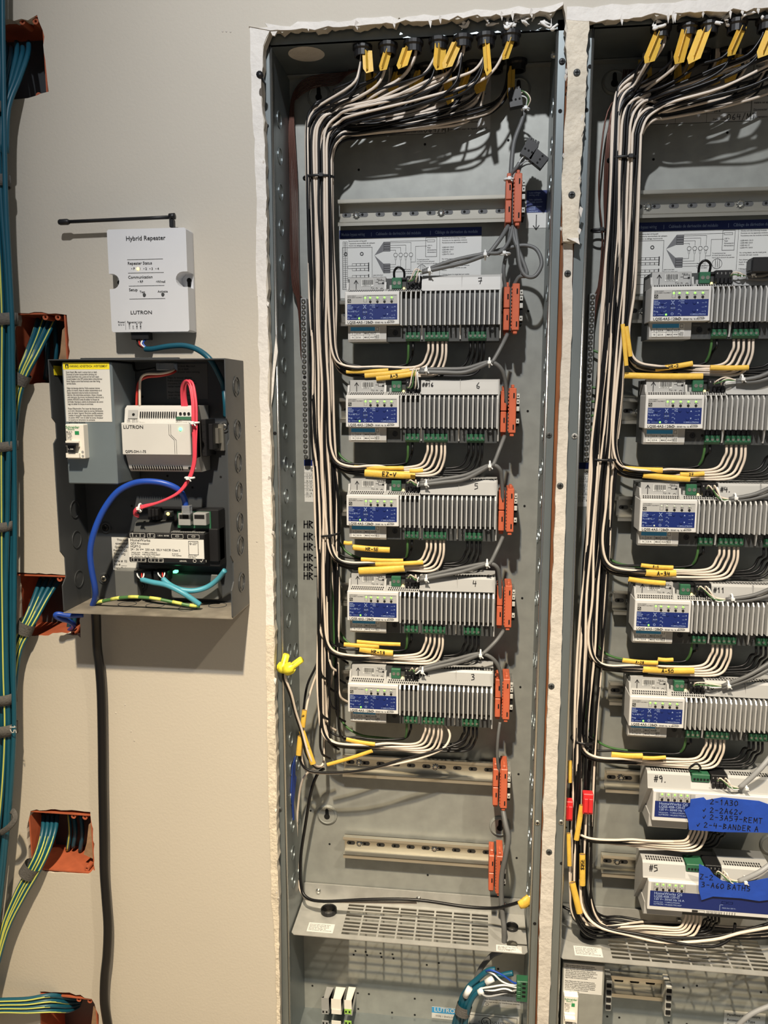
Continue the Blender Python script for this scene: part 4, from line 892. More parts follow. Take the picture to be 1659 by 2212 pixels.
# ---------------------------------------------------------------- yellow sleeves
def sleeve(lab, a, b, h, yy=.040, txt=None, m='yellow_tape'):
    A, B = P(*a, yy), P(*b, yy); r = h * .5 * (yy + 1.03) / F_PX; r = max(r, .0028)
    s_ = thing('wire_sleeve', lab, 'wire sleeve', (A + B) / 2, 'yellow wire sleeves')
    mid = (A + B) / 2 + Vector((0, -.0006, -.0006 if abs(A.x - B.x) > abs(A.z - B.z) else 0))
    MB().tube([A, mid, B], r, 10, 3, False, .62).build('sleeve', m, s_)
    MB().tube([A + (B - A) * .01, mid + Vector((0, .0004, 0)), A + (B - A) * .99], r * .86, 10, 3, False, .58).build('sleeve_lining', 'drywall_paper', s_)
    if txt:
        d = (B - A).normalized(); up = Vector((0, 0, 1)) if abs(d.x) > abs(d.z) else Vector((1, 0, 0))
        if abs(d.x) <= abs(d.z): F = Fr(A + d * .006 + Vector((-.003, -r * .7 - .0012, 0)), d, Vector((1, 0, 0)))
        else: F = Fr(A + d * ((B - A).length * .36) + Vector((0, -r * .7 - .0010, -r * .55)), d, d.cross(Vector((0, 1, 0))) * -1 if d.cross(Vector((0, 1, 0))).z < 0 else d.cross(Vector((0, 1, 0))))
        MB().hand(F, txt, 0, 0, r * 1.15, r * .2, 0, .8).build('marker_text', 'marker', s_)
SLV = [
 ('thin yellow sleeve highest under the module marked 7', (748, 803), (839, 800), 8, None), ('middle yellow sleeve under the module marked 7', (788, 811), (885, 802), 12, None), ('yellow sleeve lettered A-5 under the module marked 7', (813, 817), (900, 806), 13, 'A-5'),
 ('thin yellow sleeve highest under the module marked 6', (765, 1009), (872, 1011), 8, None), ('wide yellow sleeve with smudged letters under the module marked 6', (788, 1021), (897, 1027), 17, 'EZ-V'), ('short yellow sleeve end right of the wide one under module 6', (885, 1017), (914, 1016), 8, None),
 ('short yellow sleeve at the trunk below the module marked 5', (743, 1172), (761, 1173), 9, None), ('dark shaded yellow sleeve under the module marked 5', (762, 1182), (842, 1188), 13, 'HR-SE'), ('thin yellow sleeve above the module marked 4', (780, 1208), (871, 1211), 8, None), ('long yellow sleeve reaching right above the module marked 4', (811, 1218), (914, 1215), 10, None), ('wide yellow sleeve lowest above the module marked 4', (775, 1233), (873, 1227), 17, None),
 ('short yellow sleeve nearest the trunk above the module marked 3', (743, 1392), (819, 1396), 10, None), ('wide yellow sleeve with faded letters above the module marked 3', (777, 1402), (849, 1411), 14, 'HR-13'), ('shaded yellow sleeve behind the others above module 3', (771, 1386), (865, 1392), 9, None),
 ('yellow sleeve under the module marked 3', (748, 1597), (810, 1608), 10, None), ('flattened yellow sleeve slanting above the wire crossed empty rail', (707, 1652), (804, 1622), 9, None),
 ('upright shaded yellow sleeve under the wire nuts', (658, 1534), (654, 1570), 12, '4'), ('upright yellow sleeve leftmost in the left panel', (649, 1590), (645, 1631), 13, None), ('slanting yellow sleeve lettered lengthwise at the lower left', (652, 1579), (676, 1650), 15, 'HR-15'),
 ('yellow sleeve tilted up under the topmost right panel module', (1415, 797), (1496, 785), 11, 'HR-2'), ('yellow sleeve at the far right under the topmost right panel module', (1534, 794), (1617, 794), 11, None), ('long yellow sleeve lowest under the topmost right panel module', (1349, 811), (1518, 813), 13, None), ('tall upright yellow sleeve beside the right panel trunk', (1345, 700), (1353, 790), 9, None), ('slim upright yellow sleeve right of the tall one', (1353, 705), (1362, 770), 6, None),
 ('yellow sleeve left under the second right panel module', (1346, 1012), (1431, 1016), 12, None), ('yellow sleeve slanting down under the second right panel module', (1389, 1026), (1490, 1035), 13, None), ('yellow sleeve lettered 27 under the second right panel module', (1469, 1025), (1521, 1023), 10, '27'),
 ('yellow sleeve with scribble under the unlit module', (1385, 1221), (1454, 1226), 9, 'B-5'), ('yellow sleeve lettered A-34 under the unlit module', (1395, 1237), (1460, 1238), 15, 'A-34'), ('yellow sleeve lowest under the unlit module', (1358, 1251), (1437, 1260), 11, None),
 ('yellow sleeve left under the module marked 11', (1345, 1426), (1421, 1432), 10, 'A-28'), ('yellow sleeve widest under the module marked 11', (1389, 1446), (1499, 1449), 14, 'A-50'), ('thin yellow sleeve behind under the module marked 11', (1421, 1424), (1454, 1425), 7, None),
 ('wide yellow sleeve under the lowest dimmer of the right panel', (1321, 1630), (1388, 1633), 13, None), ('thin yellow sleeve right of the wide one under the lowest right panel dimmer', (1387, 1637), (1438, 1636), 6, None),
 ('upright yellow sleeve at the left edge beside the red connectors', (1231, 1643), (1231, 1690), 9, None), ('upright yellow sleeve below the red connectors', (1257, 1739), (1245, 1814), 12, None), ('upright yellow sleeve lettered lengthwise beside module 5 rail', (1258, 1845), (1258, 1912), 14, '75R8'), ('slanting yellow sleeve lowest at the right panel trunk', (1236, 1906), (1252, 1972), 15, None), ('short yellow sleeve at the left edge above the slanting one', (1228, 1800), (1230, 1870), 10, None)]
for lab, a, b, h, t in SLV:
    yy = .026 if abs(a[0] - b[0]) < 40 else .038
    sleeve(lab, a, b, h, yy, t)
# tape flags hanging at the bushings
rgt = random.Random(5)
for side in (0, 1):
    for k, (bx, by) in enumerate(BUSH[side][:7 if side == 0 else 5]):
        for j in range(2):
            x = bx + rgt.uniform(-.008, .008); y = by - .006 if j else .080; L = rgt.uniform(.028, .050); w_ = rgt.uniform(.0045, .008); tl = rgt.uniform(-.45, .1)
            F = Fr((x, y, ZT - .008), (1, rgt.uniform(-.6, .6), 0), (-tl, .15, 1))
            m = MB().poly(F, [(-w_, 0), (w_, 0), (w_ * 1.1, -L * .9), (-w_ * .4, -L), (-w_, -L * .8)], 0, .0006)
            G = Fr((x, y - .001, ZT - .009), (.35, .9, 0), (-tl, .15, 1)); m.poly(G, [(-w_ * .8, 0), (w_ * .8, 0), (w_ * .7, -L * .85), (-w_ * .8, -L * .8)], 0, .0006)
            m.top('tape_flag', 'yellow_tape', 'yellow tape flag hanging %s of the wires at the %s bushing, %s panel' % (['at the back', 'in front'][j], ORD[k], ['left', 'right'][side]), 'tape', 'yellow tape flags at the bushings')
# zip ties round the trunks
def tie(lab, px, py, rx, ry, yy=.044, m='black_plastic', r=.0018, tilt=0, tail=.0):
    c = P(px, py, yy); pts = [c + Vector((rx * math.cos(a), ry * math.sin(a), tilt * math.cos(a) * rx)) for a in [math.radians(q) for q in range(0, 361, 24)]]
    mb = MB().tube(pts, r, 6, 2, False, .45, (1, 0, 0))
    h = c + Vector((rx * .3, -ry - .001, 0)); mb.box(h.x - .0025, h.x + .0025, h.y - .002, h.y + .002, h.z - .0022, h.z + .0022)
    return mb.top('zip_tie', m, lab, 'zip tie', 'zip ties')
tie('black zip tie round the wire trunk at the top of the left panel', 689, 385, .021, .015); tie('black zip tie round the wire trunk beside the module marked 5', 709, 1154, .018, .014, tilt=.15)
tie('black zip tie round the wire trunk at the top of the right panel', 1347, 345, .020, .015); tie('small black zip tie on the trunk beside the right wiring diagram', 1349, 542, .006, .008)
tie('black zip tie round the trunk below the second right panel module', 1304, 992, .020, .016); tie('black zip tie round the trunk below the module marked 8', 1258, 1597, .016, .015, tilt=-.1)
# bare copper grounds
rgc = random.Random(2)
for k in range(8):
    j = k * 1.6
    wire('copper_wire', 'copper', .0007, pp((790 - k * 5, 150, .085), (730, 158 + j * 2, .088), (680, 164 + j * 2.2, .092), (644, 184 + j * 2.4, .094), (626 + k * 1.2, 240, .094), (624 + k * 2.6, 400, .092), (628 + k * 2.3, 560, .09), (634 + k * 1.8, 630, .088)) + [Vector((GBX - .006, .09, GBT - .006 - k * .0118 + .01)), Vector((GBX, .092, GBT - .0045 - k * .0118))], 'bare copper wire running down the left side of the left panel', 'wire', 'bare copper wires in the left panel', 6, 4)
for k in range(14):
    a = rgc.uniform(0, 1); b = rgc.uniform(-1, 1)
    wire('copper_wire', 'copper', .0010, pp((1400 - k * 4, 150, .085), (1350 - 20 * a, 200 + 12 * b, .085), (1312 + 18 * a, 250 + 10 * b, .08), (1297 + 30 * a, 330, .078), (1292 + 34 * a, 420, .082), (1300 + 18 * a, 500, .086), (1298 + 14 * a, 560, .088), (1292 + 6 * a, 620, .09)) + [Vector((GBX + DX, .092, GBT - .004 - k * .007))], 'bare copper wire fanning beside the right panel trunk', 'wire', 'bare copper wires in the right panel', 6, 4)
tie('black zip tie pinching the copper wires in the right panel', 1293, 498, .010, .008, .085)
# ================================================================ LOW VOLTAGE CABLES
def tie_s(lab, px, py, yy, r=.0050, ax='z'):
    c = P(px, py, yy); m = MB()
    pts = [c + (Vector((0, r * .9 * math.cos(a), r * math.sin(a))) if ax == 'x' else Vector((r * math.cos(a), r * .9 * math.sin(a), 0))) for a in [math.radians(q) for q in range(0, 361, 30)]]
    m.tube(pts, .0014, 6, 2, False, 1, (1, .3, .2)); m.box(c.x - .0022, c.x + .0022, c.y - r - .003, c.y - r + .001, c.z - .002, c.z + .002, .0004); m.tube([c + Vector((.001, -r, -.001)), c + Vector((.004, -r - .001, -.004))], .0009, 5, 1)
    m.top('zip_tie', 'tie_white', lab, 'zip tie', 'zip ties')
def low_cable(lab, pts, r=.0028, m='grey_cable', conds=None):
    c = thing('data_cable', lab, 'cable', P(*pts[-1]), 'grey data cables')
    MB().tube(pp(*pts), r, 8, 5).build('jacket', m, c)
    for mm, l in (conds or []): MB().tube(pp(*l), .0009, 6, 5).build('conductor', mm, c)
    return c
def strands(x, y, ex, ey, yy):  # bare conductors from the jacket end (x,y) to connector (ex,ey)
    return [('white_wire', [(x, y, yy), ((x + ex) / 2, y - 7, yy - .006), (ex + 4, ey - 3, yy - .006), (ex - 1, ey + 4, yy)]), ('green_wire', [(x, y + 1, yy), ((x + ex) / 2 + 2, y - 1, yy - .007), (ex + 8, ey + 1, yy - .006), (ex - 3, ey + 3, yy)]),
            ('white_wire', [(x, y, yy), ((x + ex) / 2 + 6, y - 4, yy - .006), (ex + 16, ey - 3, yy - .005), (ex + 14, ey + 5, yy)]), ('tie_white', [(x, y + 2, yy), ((x + ex) / 2 + 8, y + 3, yy - .006), (ex + 22, ey + 2, yy - .005), (ex + 20, ey + 6, yy)])]
CAB = [('7', (1098, 488), (1048, 551), (912, 588), (884, 604), None), ('6', (1096, 722), (1057, 783), (905, 803), (882, 834), (1092, 838)), ('5', (1090, 942), (1058, 1006), (905, 1048), (882, 1040), (1084, 1048)), ('4', (1086, 1160), (1052, 1218), (905, 1253), (882, 1245), (1079, 1260)), ('3', (1088, 1362), (1038, 1413), (897, 1452), (886, 1446), (1082, 1468))]
CN = {'7': 'topmost', '6': 'second', '5': 'third', '4': 'fourth', '3': 'lowest'}
for n_, a, t, e, cpt, nx in CAB:
    yy = .030; mx = ((t[0] * 2 + e[0]) / 3, (t[1] * 2 + e[1]) / 3 + (14 if n_ in '65' else 4)); m2 = ((t[0] + e[0] * 2) / 3, (t[1] + e[1] * 2) / 3 + (8 if n_ in '65' else 2))
    low_cable('grey cable from the clip above to the connector of the %s left panel module' % CN[n_], [(a[0], a[1], .05), ((a[0] * 2 + t[0]) / 3, (a[1] * 2 + t[1]) / 3 + 6, .036), (t[0] + 8, t[1] - 3, .03), (t[0], t[1], .028), (mx[0], mx[1], yy), (m2[0], m2[1], yy), (e[0], e[1], yy)], .0028, 'grey_cable', strands(e[0], e[1], cpt[0], cpt[1], yy))
    if nx: low_cable('grey cable looping down into the orange clip beside the %s left panel module' % CN[n_], [(e[0] + 2, e[1] - 5, .034), (m2[0], m2[1] - 7, .033), (mx[0], mx[1] - 8, .032), (t[0], t[1] - 1, .030), ((t[0] + nx[0]) / 2 + 8, (t[1] + nx[1]) / 2 - 14, .032), (nx[0], nx[1] - 10, .04), (nx[0] + 2, nx[1] + 40, .05)], .0027)
    else:
        low_cable('second grey cable beside the one to the topmost left panel module', [(1108, 488, .05), (1100, 520, .04), (1080, 545, .032), (1048, 548, .03), (990, 560, .03), (950, 572, .03), (914, 586, .033)], .0026)
    tie_s('white zip tie on the grey cables above the %s left panel module' % CN[n_], t[0], t[1], .029, .0058, 'x'); tie_s('white zip tie at the connector of the %s left panel module' % CN[n_], e[0] + 16, e[1] - 3, .031, .0050, 'x')
low_cable('grey data cable looping in a ring below the top orange clip', [(1112, 490, .05), (1118, 530, .04), (1124, 575, .036), (1136, 596, .034), (1156, 596, .034), (1170, 570, .036), (1160, 540, .04), (1135, 530, .044), (1100, 535, .046), (1070, 543, .04), (1048, 552, .033)], .0026)
low_cable('grey data cable hanging straight from the top orange clip', [(1102, 490, .05), (1098, 530, .05), (1088, 580, .046), (1092, 620, .052), (1102, 660, .055)], .0026)
low_cable('grey data cable bending at the right below the top orange clip', [(1108, 490, .05), (1112, 520, .042), (1128, 560, .038), (1138, 594, .036), (1120, 600, .04), (1104, 640, .05), (1106, 700, .055)], .0026)
tie_s('white zip tie on the grey cables at the ring loop', 1089, 548, .040, .0075)
tie_s('white zip tie above the top orange clip', 1100, 388, .05, .0062)
low_cable('grey data cable rising from the top orange clip to the upper black connector', [(1104, 400, .055), (1104, 370, .055), (1110, 310, .058), (1126, 265, .06), (1134, 240, .06)], .0030, 'grey_cable', [('green_wire', [(1134, 240, .06), (1142, 212, .05), (1128, 196, .05), (1120, 204, .055)]), ('white_wire', [(1134, 240, .06), (1146, 215, .05), (1132, 198, .05), (1116, 212, .055)]), ('tie_white', [(1134, 240, .06), (1138, 214, .052), (1124, 208, .05), (1114, 222, .055)])])
tie_s('white zip tie below the upper black connector', 1135, 236, .06, .0048)
low_cable('grey data cable rising to the lower pair of black connectors', [(1098, 400, .055), (1102, 380, .055), (1116, 362, .05), (1122, 352, .05)], .0026, 'grey_cable', [('green_wire', [(1120, 356, .05), (1130, 340, .048), (1150, 335, .048)]), ('grey_light_cable', [(1120, 360, .05), (1136, 348, .048), (1158, 345, .048)]), ('black_wire', [(1118, 368, .05), (1136, 356, .048), (1162, 352, .048)]), ('tie_white', [(1120, 356, .05), (1126, 344, .048), (1136, 334, .046)])])
low_cable('thin grey cable from the lowest module clip down to the crossed rail clip', [(1080, 1560, .045), (1076, 1590, .04), (1074, 1630, .042), (1078, 1670, .05)], .0022)
low_cable('dark grey cable hanging from the lower clips through the shelf', [(1085, 1742, .05), (1092, 1780, .036), (1098, 1810, .03), (1092, 1850, .03), (1084, 1890, .034), (1083, 1940, .036), (1086, 1980, .034), (1089, 2010, .03), (1086, 2050, .04), (1062, 2064, .05), (1040, 2090, .05), (1028, 2115, .05), (1020, 2135, .045)], .0038)
for (lab, a, rot, cx_) in [('black plug-in connector hanging by the upper right keyhole', (1113, 215), .15, 3), ('black plug-in connector tilted, left of the lower pair', (1143, 325), -.5, 4), ('black plug-in connector tilted, right of the lower pair', (1163, 345), .9, 4)]:
    q = P(*a, .05); t = thing('plug_connector', lab, 'connector', q, 'loose black connectors'); c_, s_ = math.cos(rot), math.sin(rot)
    F = Fr(q, (c_, 0, s_), (-s_, 0, c_)); MB().fbox(F, -.008, -.010, .008, .010, -.006, .006).build('body', 'black_plastic', t)
    for k in range(4): MB().fbox(F, -.0072 + k * .0038, .010, -.0045 + k * .0038, .014, -.005, .004).build('key', 'black_plastic', t)
    for k in range(3): MB().disc(F, -.005 + k * .005, -.002, .0014, .0063, 8).build('port', 'dark_void', t)
# right panel data cables
RC = [('topmost right panel module', (1690, 575), (1612, 596), (1580, 592)), ('second right panel module', (1690, 790), (1590, 822), (1544, 826)), ('unlit right panel module', (1690, 1040), (1575, 1078), (1528, 1052)), ('right panel module marked 11', (1690, 1260), (1568, 1295), (1510, 1270)), ('right panel module marked 8', (1690, 1412), (1560, 1482), (1500, 1478)), ('upper switching module', (1690, 1600), (1598, 1702), (1552, 1684)), ('lower switching module', (1690, 1845), (1596, 1904), (1548, 1885))]
for n_, a, e, cpt in RC:
    yy = .024 if 'switching' in n_ else .030
    low_cable('grey data cable coming from the right to the %s' % n_, [(a[0], a[1], .03), ((a[0] + e[0]) / 2, (a[1] + e[1]) / 2 + 8, yy - .006), (e[0], e[1], yy)], .0034 if yy < .03 else .0028, 'grey_light_cable' if yy < .03 else 'grey_cable', strands(e[0], e[1], cpt[0], cpt[1], yy))
    if yy > .025: low_cable('second grey data cable at the %s' % n_, [(a[0], a[1] + 18, .03), ((a[0] + e[0]) / 2, (a[1] + e[1]) / 2 + 17, yy - .004), (e[0], e[1] + 5, yy)], .0028)
    tie_s('white zip tie on the grey cable at the %s' % n_, e[0] + 12, e[1] - 3, yy, .0052, 'x')
for k, (a, b) in enumerate([(1520, 578), (862, 592)]):
    q = P(a, b, .05); MB().tube([q + Vector((-.006, 0, -.008)), q + Vector((-.006, -.004, .003)), q + Vector((0, -.006, .008)), q + Vector((.007, -.004, .003)), q + Vector((.007, 0, -.008))], .0016, 7, 5).top('jumper_wire', 'black_wire', ['short black jumper loop on the green connector of the topmost right module', 'short black jumper loop on the green connector of the module marked 7'][k], 'wire')
q = P(1501, 1650, .04); MB().tube([q + Vector((-.007, 0, -.010)), q + Vector((-.007, -.006, -.002)), q + Vector((0, -.008, .004)), q + Vector((.006, -.006, -.002)), q + Vector((.006, 0, -.010))], .0016, 7, 5).top('jumper_wire', 'black_wire', 'short black jumper loop on the module marked 9', 'wire')
q = P(1650, 570, .012); t = thing('plug_connector', 'black connector at the right edge over the right wiring diagram', 'connector', q); MB().box(q.x - .014, q.x + .02, .01, .03, q.z - .010, q.z + .008, .001).build('body', 'black_plastic', t); MB().box(q.x - .016, q.x - .014, .014, .026, q.z - .007, q.z + .005).build('lip', 'dark_grey', t)
for k, (lab, a, b) in enumerate([('red lever connector beside the right panel trunk', (1272, 1712), (1272, 1756)), ('red lever connector at the left edge of the right panel', (1228, 1728), (1229, 1770))]):
    A = P(*a, .024); B = P(*b, .024); t = thing('lever_connector', lab, 'connector', B); MB().box(A.x - .008, A.x + .006, .019, .031, B.z, A.z, .001).build('body', 'red_plastic', t)
    for j in range(2): MB().box(A.x - .007 + j * .0065, A.x - .0015 + j * .0065, .016, .020, B.z + .004, A.z - .006, .0006).build('lever', 'red_plastic', t)
# blue tape stuck on the left side wall
F = Fr((XL + .0006, 0, 0), (0, 1, 0), (0, 0, 1)); z1 = P(635, 1652, .05).z; z0 = P(628, 1772, .05).z
MB().poly(F, [(.045, z1), (.066, z1 + .006), (.062, z1 - .022), (.070, z1 - .030), (.050, z0 + .028), (.052, z0), (.044, z0 + .004), (.040, z0 + .03), (.034, z1 - .035)], 0, .0006).top('painters_tape', 'painter_tape', 'torn blue painters tape on the inner left wall below the wire nuts', 'tape')
# ================================================================ SLOTTED SHELVES
def shelf(xo, z, lab, right):
    Fz = Fr((xo, 0, z), (1, 0, 0), (0, 1, 0))
    def L(px, py): q = Pz(px, py, .700); return q.x, q.y
    s_ = thing('slotted_shelf', lab, 'shelf', (xo + XL + PW / 2, .06, z))
    x0, x1 = XL + .002, XL + PW - .002; y0, y1 = .014, .1015
    hA = L(735, 2017); hB = L(1057, 2045); hC = L(749, 1954); hx0, hx1 = hA[0], hB[0]; hy0, hy1 = y0 + .008, .0955
    loops = [[(x0 + .004, y0), (x1 - .004, y0), (x1, y0 + .004), (x1, .034), (x1 - .0155, .0345), (x1 - .019, .040), (x1 - .026, .041), (x1 - .030, .036), (x1 - .030, .029), (x1 - .026, .024), (x1 - .019, .025), (x1 - .0155, .0305), (x1, .030)]]
    loops = [[(x0 + .004, y0), (x1 - .004, y0), (x1, y0 + .004), (x1, .031), (x1 - .014, .031)] + [(x1 - .0215 + .0085 * math.cos(a), .033 + .0085 * math.sin(a)) for a in [math.radians(q) for q in range(-20, -341, -32)]] + [(x1 - .014, .035), (x1, .035), (x1, .0655), (x1 - .014, .0655)] + [(x1 - .0205 + .0075 * math.cos(a), .0675 + .0075 * math.sin(a)) for a in [math.radians(q) for q in range(-20, -341, -32)]] + [(x1 - .014, .0695), (x1, .0695), (x1, y1), (x0, y1), (x0, y0 + .004)]]
    nc, nr = 8, 9; cw = (hx1 - hx0) / nc; rh = (hy1 - hy0) / nr
    for i in range(nc):
        for j in range(nr):
            a, b = hx0 + i * cw + .0014, hx0 + (i + 1) * cw - .0014; c, d = hy0 + j * rh + .0011, hy0 + (j + 1) * rh - .0011
            loops.append([(a, c), (b, c), (b, d), (a, d)])
    loops.append([(x0 + .047 + .010 * math.cos(a), .070 + .010 * math.sin(a)) for a in [math.radians(q) for q in range(0, 360, 24)]])
    MB().fill(Fz, loops, -.0012, 0).build('perforated_plate', 'galv_shelf', s_)
    MB().box(xo + x0, xo + x1, .1005, .1020, z, z + .026).build('back_lip', 'galv_shelf', s_)
    Fk = Fr((xo, .1005, 0))
    for u in (x0 + .024, -.085, x1 - .03): MB().lathe(Fk, u, z + .014, [(.0042, 0), (.0042, .001), (.0026, .003), (.0001, .0035)], 12).build('screw', 'chrome', s_)
    Fd = Fr((xo, 0, z), (1, 0, 0), (0, 1, 0))
    gm = MB().lathe(Fd, x0 + .047, .070, [(.0105, -.004), (.0105, .0), (.0125, .0004), (.0125, .0062), (.0105, .0075), (.0095, .006), (.0095, -.004)], 20)
    for k in range(8):
        a = k * math.pi / 4; gm.add([Fd(x0 + .047 + .0095 * math.cos(a - .05), .070 + .0095 * math.sin(a - .05), .001), Fd(x0 + .047 + .0095 * math.cos(a + .05), .070 + .0095 * math.sin(a + .05), .001), Fd(x0 + .047 + .003 * math.cos(a + .1), .070 + .003 * math.sin(a + .1), .001), Fd(x0 + .047 + .003 * math.cos(a - .1), .070 + .003 * math.sin(a - .1), .001)], [(0, 1, 2, 3)])
    gm.build('grommet', 'black_plastic', s_)
    if not right: MB().lathe(Fd, x1 - .0205, .0675, [(.0075, -.003), (.0085, .0), (.0095, .0004), (.0095, .004), (.0080, .005), (.0072, .004), (.0072, -.003)], 18).build('grommet', 'black_plastic', s_)
    for (a, b, w_, h_, rows) in [(x0 + .022, .0225, .0400, .020, ['Control lead wiring entry', 'Entrada del cableado de', 'alimentación del control', 'Entrée du câblage de', "l'alimentation de commande"])] + ([(x1 - .045, .0145, .037, .0135, ['QS Link wiring, Class 2', 'Sólo PELV', 'Pour le câblage PELV', 'Classe 2, Class 2'])] if not right else []):
        F = Fr((xo + a, b, z), (1, 0, 0), (0, 1, 0)); lb = MB().fbox(F, 0, 0, w_, h_, .0001, .0004).build('shelf_label', 'label_white', s_)
        p = MB()
        for k, r_ in enumerate(rows): p.text(F, r_, .002, h_ - .0045 - k * (h_ - .004) / len(rows), .0031, .0006)
        p.build('print', 'print_grey', lb)
    return s_
shelf(0, .700, 'slotted metal shelf with black grommets in the left panel', False)
shelf(DX, .698, 'slotted metal shelf partly under wires in the right panel', True)
# ---------------------------------------------------------------- lower left panel
for k, (m, a, lab) in enumerate([('mid_grey', 695, 'grey terminal block, leftmost at the bottom of the left panel'), ('breaker_white', 716, 'cream terminal block between the grey and the green one'), ('term_lime', 744, 'cream and lime green terminal block at the bottom of the left panel')]):
    if m not in MATS: mat('term_lime', (150, 196, 84), .45, var=.04)
    q = P(a, 2172, .06); w_ = (.0125, .0165, .0125)[k]; t = thing('terminal_block', lab, 'terminal block', (q.x, .08, .53), 'terminal blocks'); zt = q.z
    MB().prism_x([(.10, .53), (.062, .53), (.058, .56), (.058, zt - .004), (.064, zt), (.10, zt)], q.x, q.x + w_ - .0006).build('body', 'breaker_white' if k == 2 else m, t)
    F = Fr((q.x, .058, 0))
    for j in range(2):
        zz = zt - .008 - j * .020
        MB().fbox(F, .0005, zz - .004, w_ - .001, zz + .004, .0002, .0009).build('marker_strip', m, t)
        if k != 1:
            for c in (.003, .0085): MB().rect(F, c - .0013, zz - .0017, c + .0013, zz + .0017, .0012).build('wire_port', 'dark_void', t)
o, u0, v0, u1, v1 = sticker(lp, LB, 'brand_label', 933, 2174, 992, 2204)
MB().rect(LB, u0, v0 + .010, u1, v1, .0006).build('header', 'sky_blue', o); MB().text(LB, 'LUTRON', u0 + .0035, v0 + .0125, .0105, .0008).build('lettering', 'label_white', o); MB().text(LB, 'TYPE 1 ENCLOSURE', u0 + .006, v0 + .003, .0042, D).build('print', 'print_grey', o)
o, u0, v0, u1, v1 = sticker(lp, LB, 'listing_label', 1010, 2186, 1120, 2260)
p = MB(); p.frame(LB, u0 + .003, v0 + .003, u1 - .003, v1 - .003, .0007, D); p.ring(LB, u0 + .030, v1 - .014, .0068, .0080, D, D + .0001, 22); p.text(LB, 'UL', u0 + .030, v1 - .0165, .0075, D, 'c'); p.text(LB, 'C', u0 + .0175, v1 - .0165, .0050, D); p.text(LB, 'US LISTED', u0 + .040, v1 - .0165, .0062, D); p.text(LB, 'INDUSTRIAL CONTROL PANEL', u0 + .008, v1 - .027, .0045, D); p.build('print', 'print_black', o)
o, u0, v0, u1, v1 = sticker(lp, LB, 'notice_label', 1042, 2134, 1124, 2180, 'label_grey')
p = MB(); lines_text(p, LB, ['This equipment complies with Part 15 of the', 'FCC rules and Canadian ICES-003.', '', 'This device may not cause harmful interference', 'and must accept any interference received.'], u0 + .004, v1 - .006, .0032, .0045); p.ring(LB, u0 + .008, v0 + .004, .002, .0025, D, D + .0001, 14); p.build('print', 'print_black', o)
tealL = [([(985, 2260, .04), (990, 2200, .035), (1000, 2165, .03), (1010, 2135, .03), (1030, 2116, .03), (1052, 2098, .03), (1070, 2094, .03)], 'highest'), ([(993, 2260, .04), (998, 2205, .035), (1006, 2170, .028), (1022, 2140, .026), (1050, 2122, .028), (1080, 2108, .03), (1108, 2102, .03)], 'longest'), ([(1000, 2260, .04), (1006, 2205, .03), (1014, 2170, .024), (1028, 2146, .024), (1046, 2138, .024)], 'nearest'), ([(978, 2260, .045), (982, 2210, .04), (992, 2180, .036), (1000, 2150, .036), (1020, 2126, .036), (1034, 2118, .036)], 'leftmost')]
for pts, w_ in tealL: wire('teal_cable', 'teal_cable', .0040, pp(*pts), 'teal cable rising at the bottom of the left panel, the %s of the bunch' % w_, 'cable', 'teal cables at the panel bottom', 8)
for k, (a, b) in enumerate([((1015, 2134, .0235), (1005, 2152, .0245)), ((1044, 2139, .022), (1034, 2144, .022)), ((1066, 2113, .025), (1050, 2122, .025))]):
    MB().tube([P(*a), P(*b)], .0046, 8, 1).top('cable_tag', 'tie_white', 'white paper tag on a teal cable, %s at the panel bottom' % ('leftmost', 'lowest', 'rightmost')[k], 'tag', 'cable tags')
def bundle_strap(lab, a, b, r, yy, w_=.011, m='velcro', flat=.8):
    A, B = P(*a, yy), P(*b, yy); d = (B - A).normalized(); mid = (A + B) / 2; h = (B - A).length / 2
    MB().tube([mid - d * h, mid, mid + d * h], r, 14, 1, False, flat).top('cable_strap', m, lab, 'strap', 'grey hook and loop straps')
bundle_strap('dark strap round the teal cables at the panel bottom', (1004, 2170), (998, 2190), .0115, .030)
gc = thing('green_connector', 'green plug connector at the right of the panel bottom', 'connector', P(1128, 2160, .025))
A = P(1116, 2112, .025); B = P(1140, 2158, .025)
MB().box(A.x, B.x, .018, .032, B.z, A.z, .0006).build('body', 'term_green', gc); F = Fr((0, .018, 0))
for k in range(4): MB().rect(F, A.x + .008, A.z - .005 - k * .0068, A.x + .013, A.z - .0015 - k * .0068).build('port', 'dark_void', gc); MB().box(A.x + .001, A.x + .006, .0165, .018, A.z - .006 - k * .0068, A.z - .0012 - k * .0068, .0003).build('key', 'term_green', gc)
for k, (m, pts) in enumerate([('blue_cable', [(1050, 2098, .028), (1062, 2096, .02), (1085, 2106, .018), (1108, 2122, .02), (1118, 2124, .022)]), ('tie_white', [(1052, 2098, .028), (1066, 2104, .02), (1084, 2120, .018), (1105, 2128, .02), (1118, 2126, .022)]), ('tie_white', [(1034, 2136, .024), (1060, 2132, .018), (1090, 2128, .018), (1118, 2134, .022)]), ('black_wire', [(1034, 2138, .024), (1056, 2146, .018), (1090, 2142, .018), (1118, 2146, .022)]), ('grey_light_cable', [(1032, 2138, .024), (1050, 2152, .016), (1080, 2148, .018), (1118, 2138, .022)]), ('tie_white', [(1034, 2136, .026), (1064, 2140, .02), (1092, 2136, .02), (1118, 2148, .022)])]):
    wire('conductor', m, .0014, pp(*pts), ['blue thin wire arching to the green connector', 'upper white thin wire arching to the green connector', 'middle white thin wire to the green connector', 'black thin wire to the green connector', 'grey thin wire drooping to the green connector', 'lowest white thin wire to the green connector'][k], 'wire', 'thin wires at the green connector', 6)
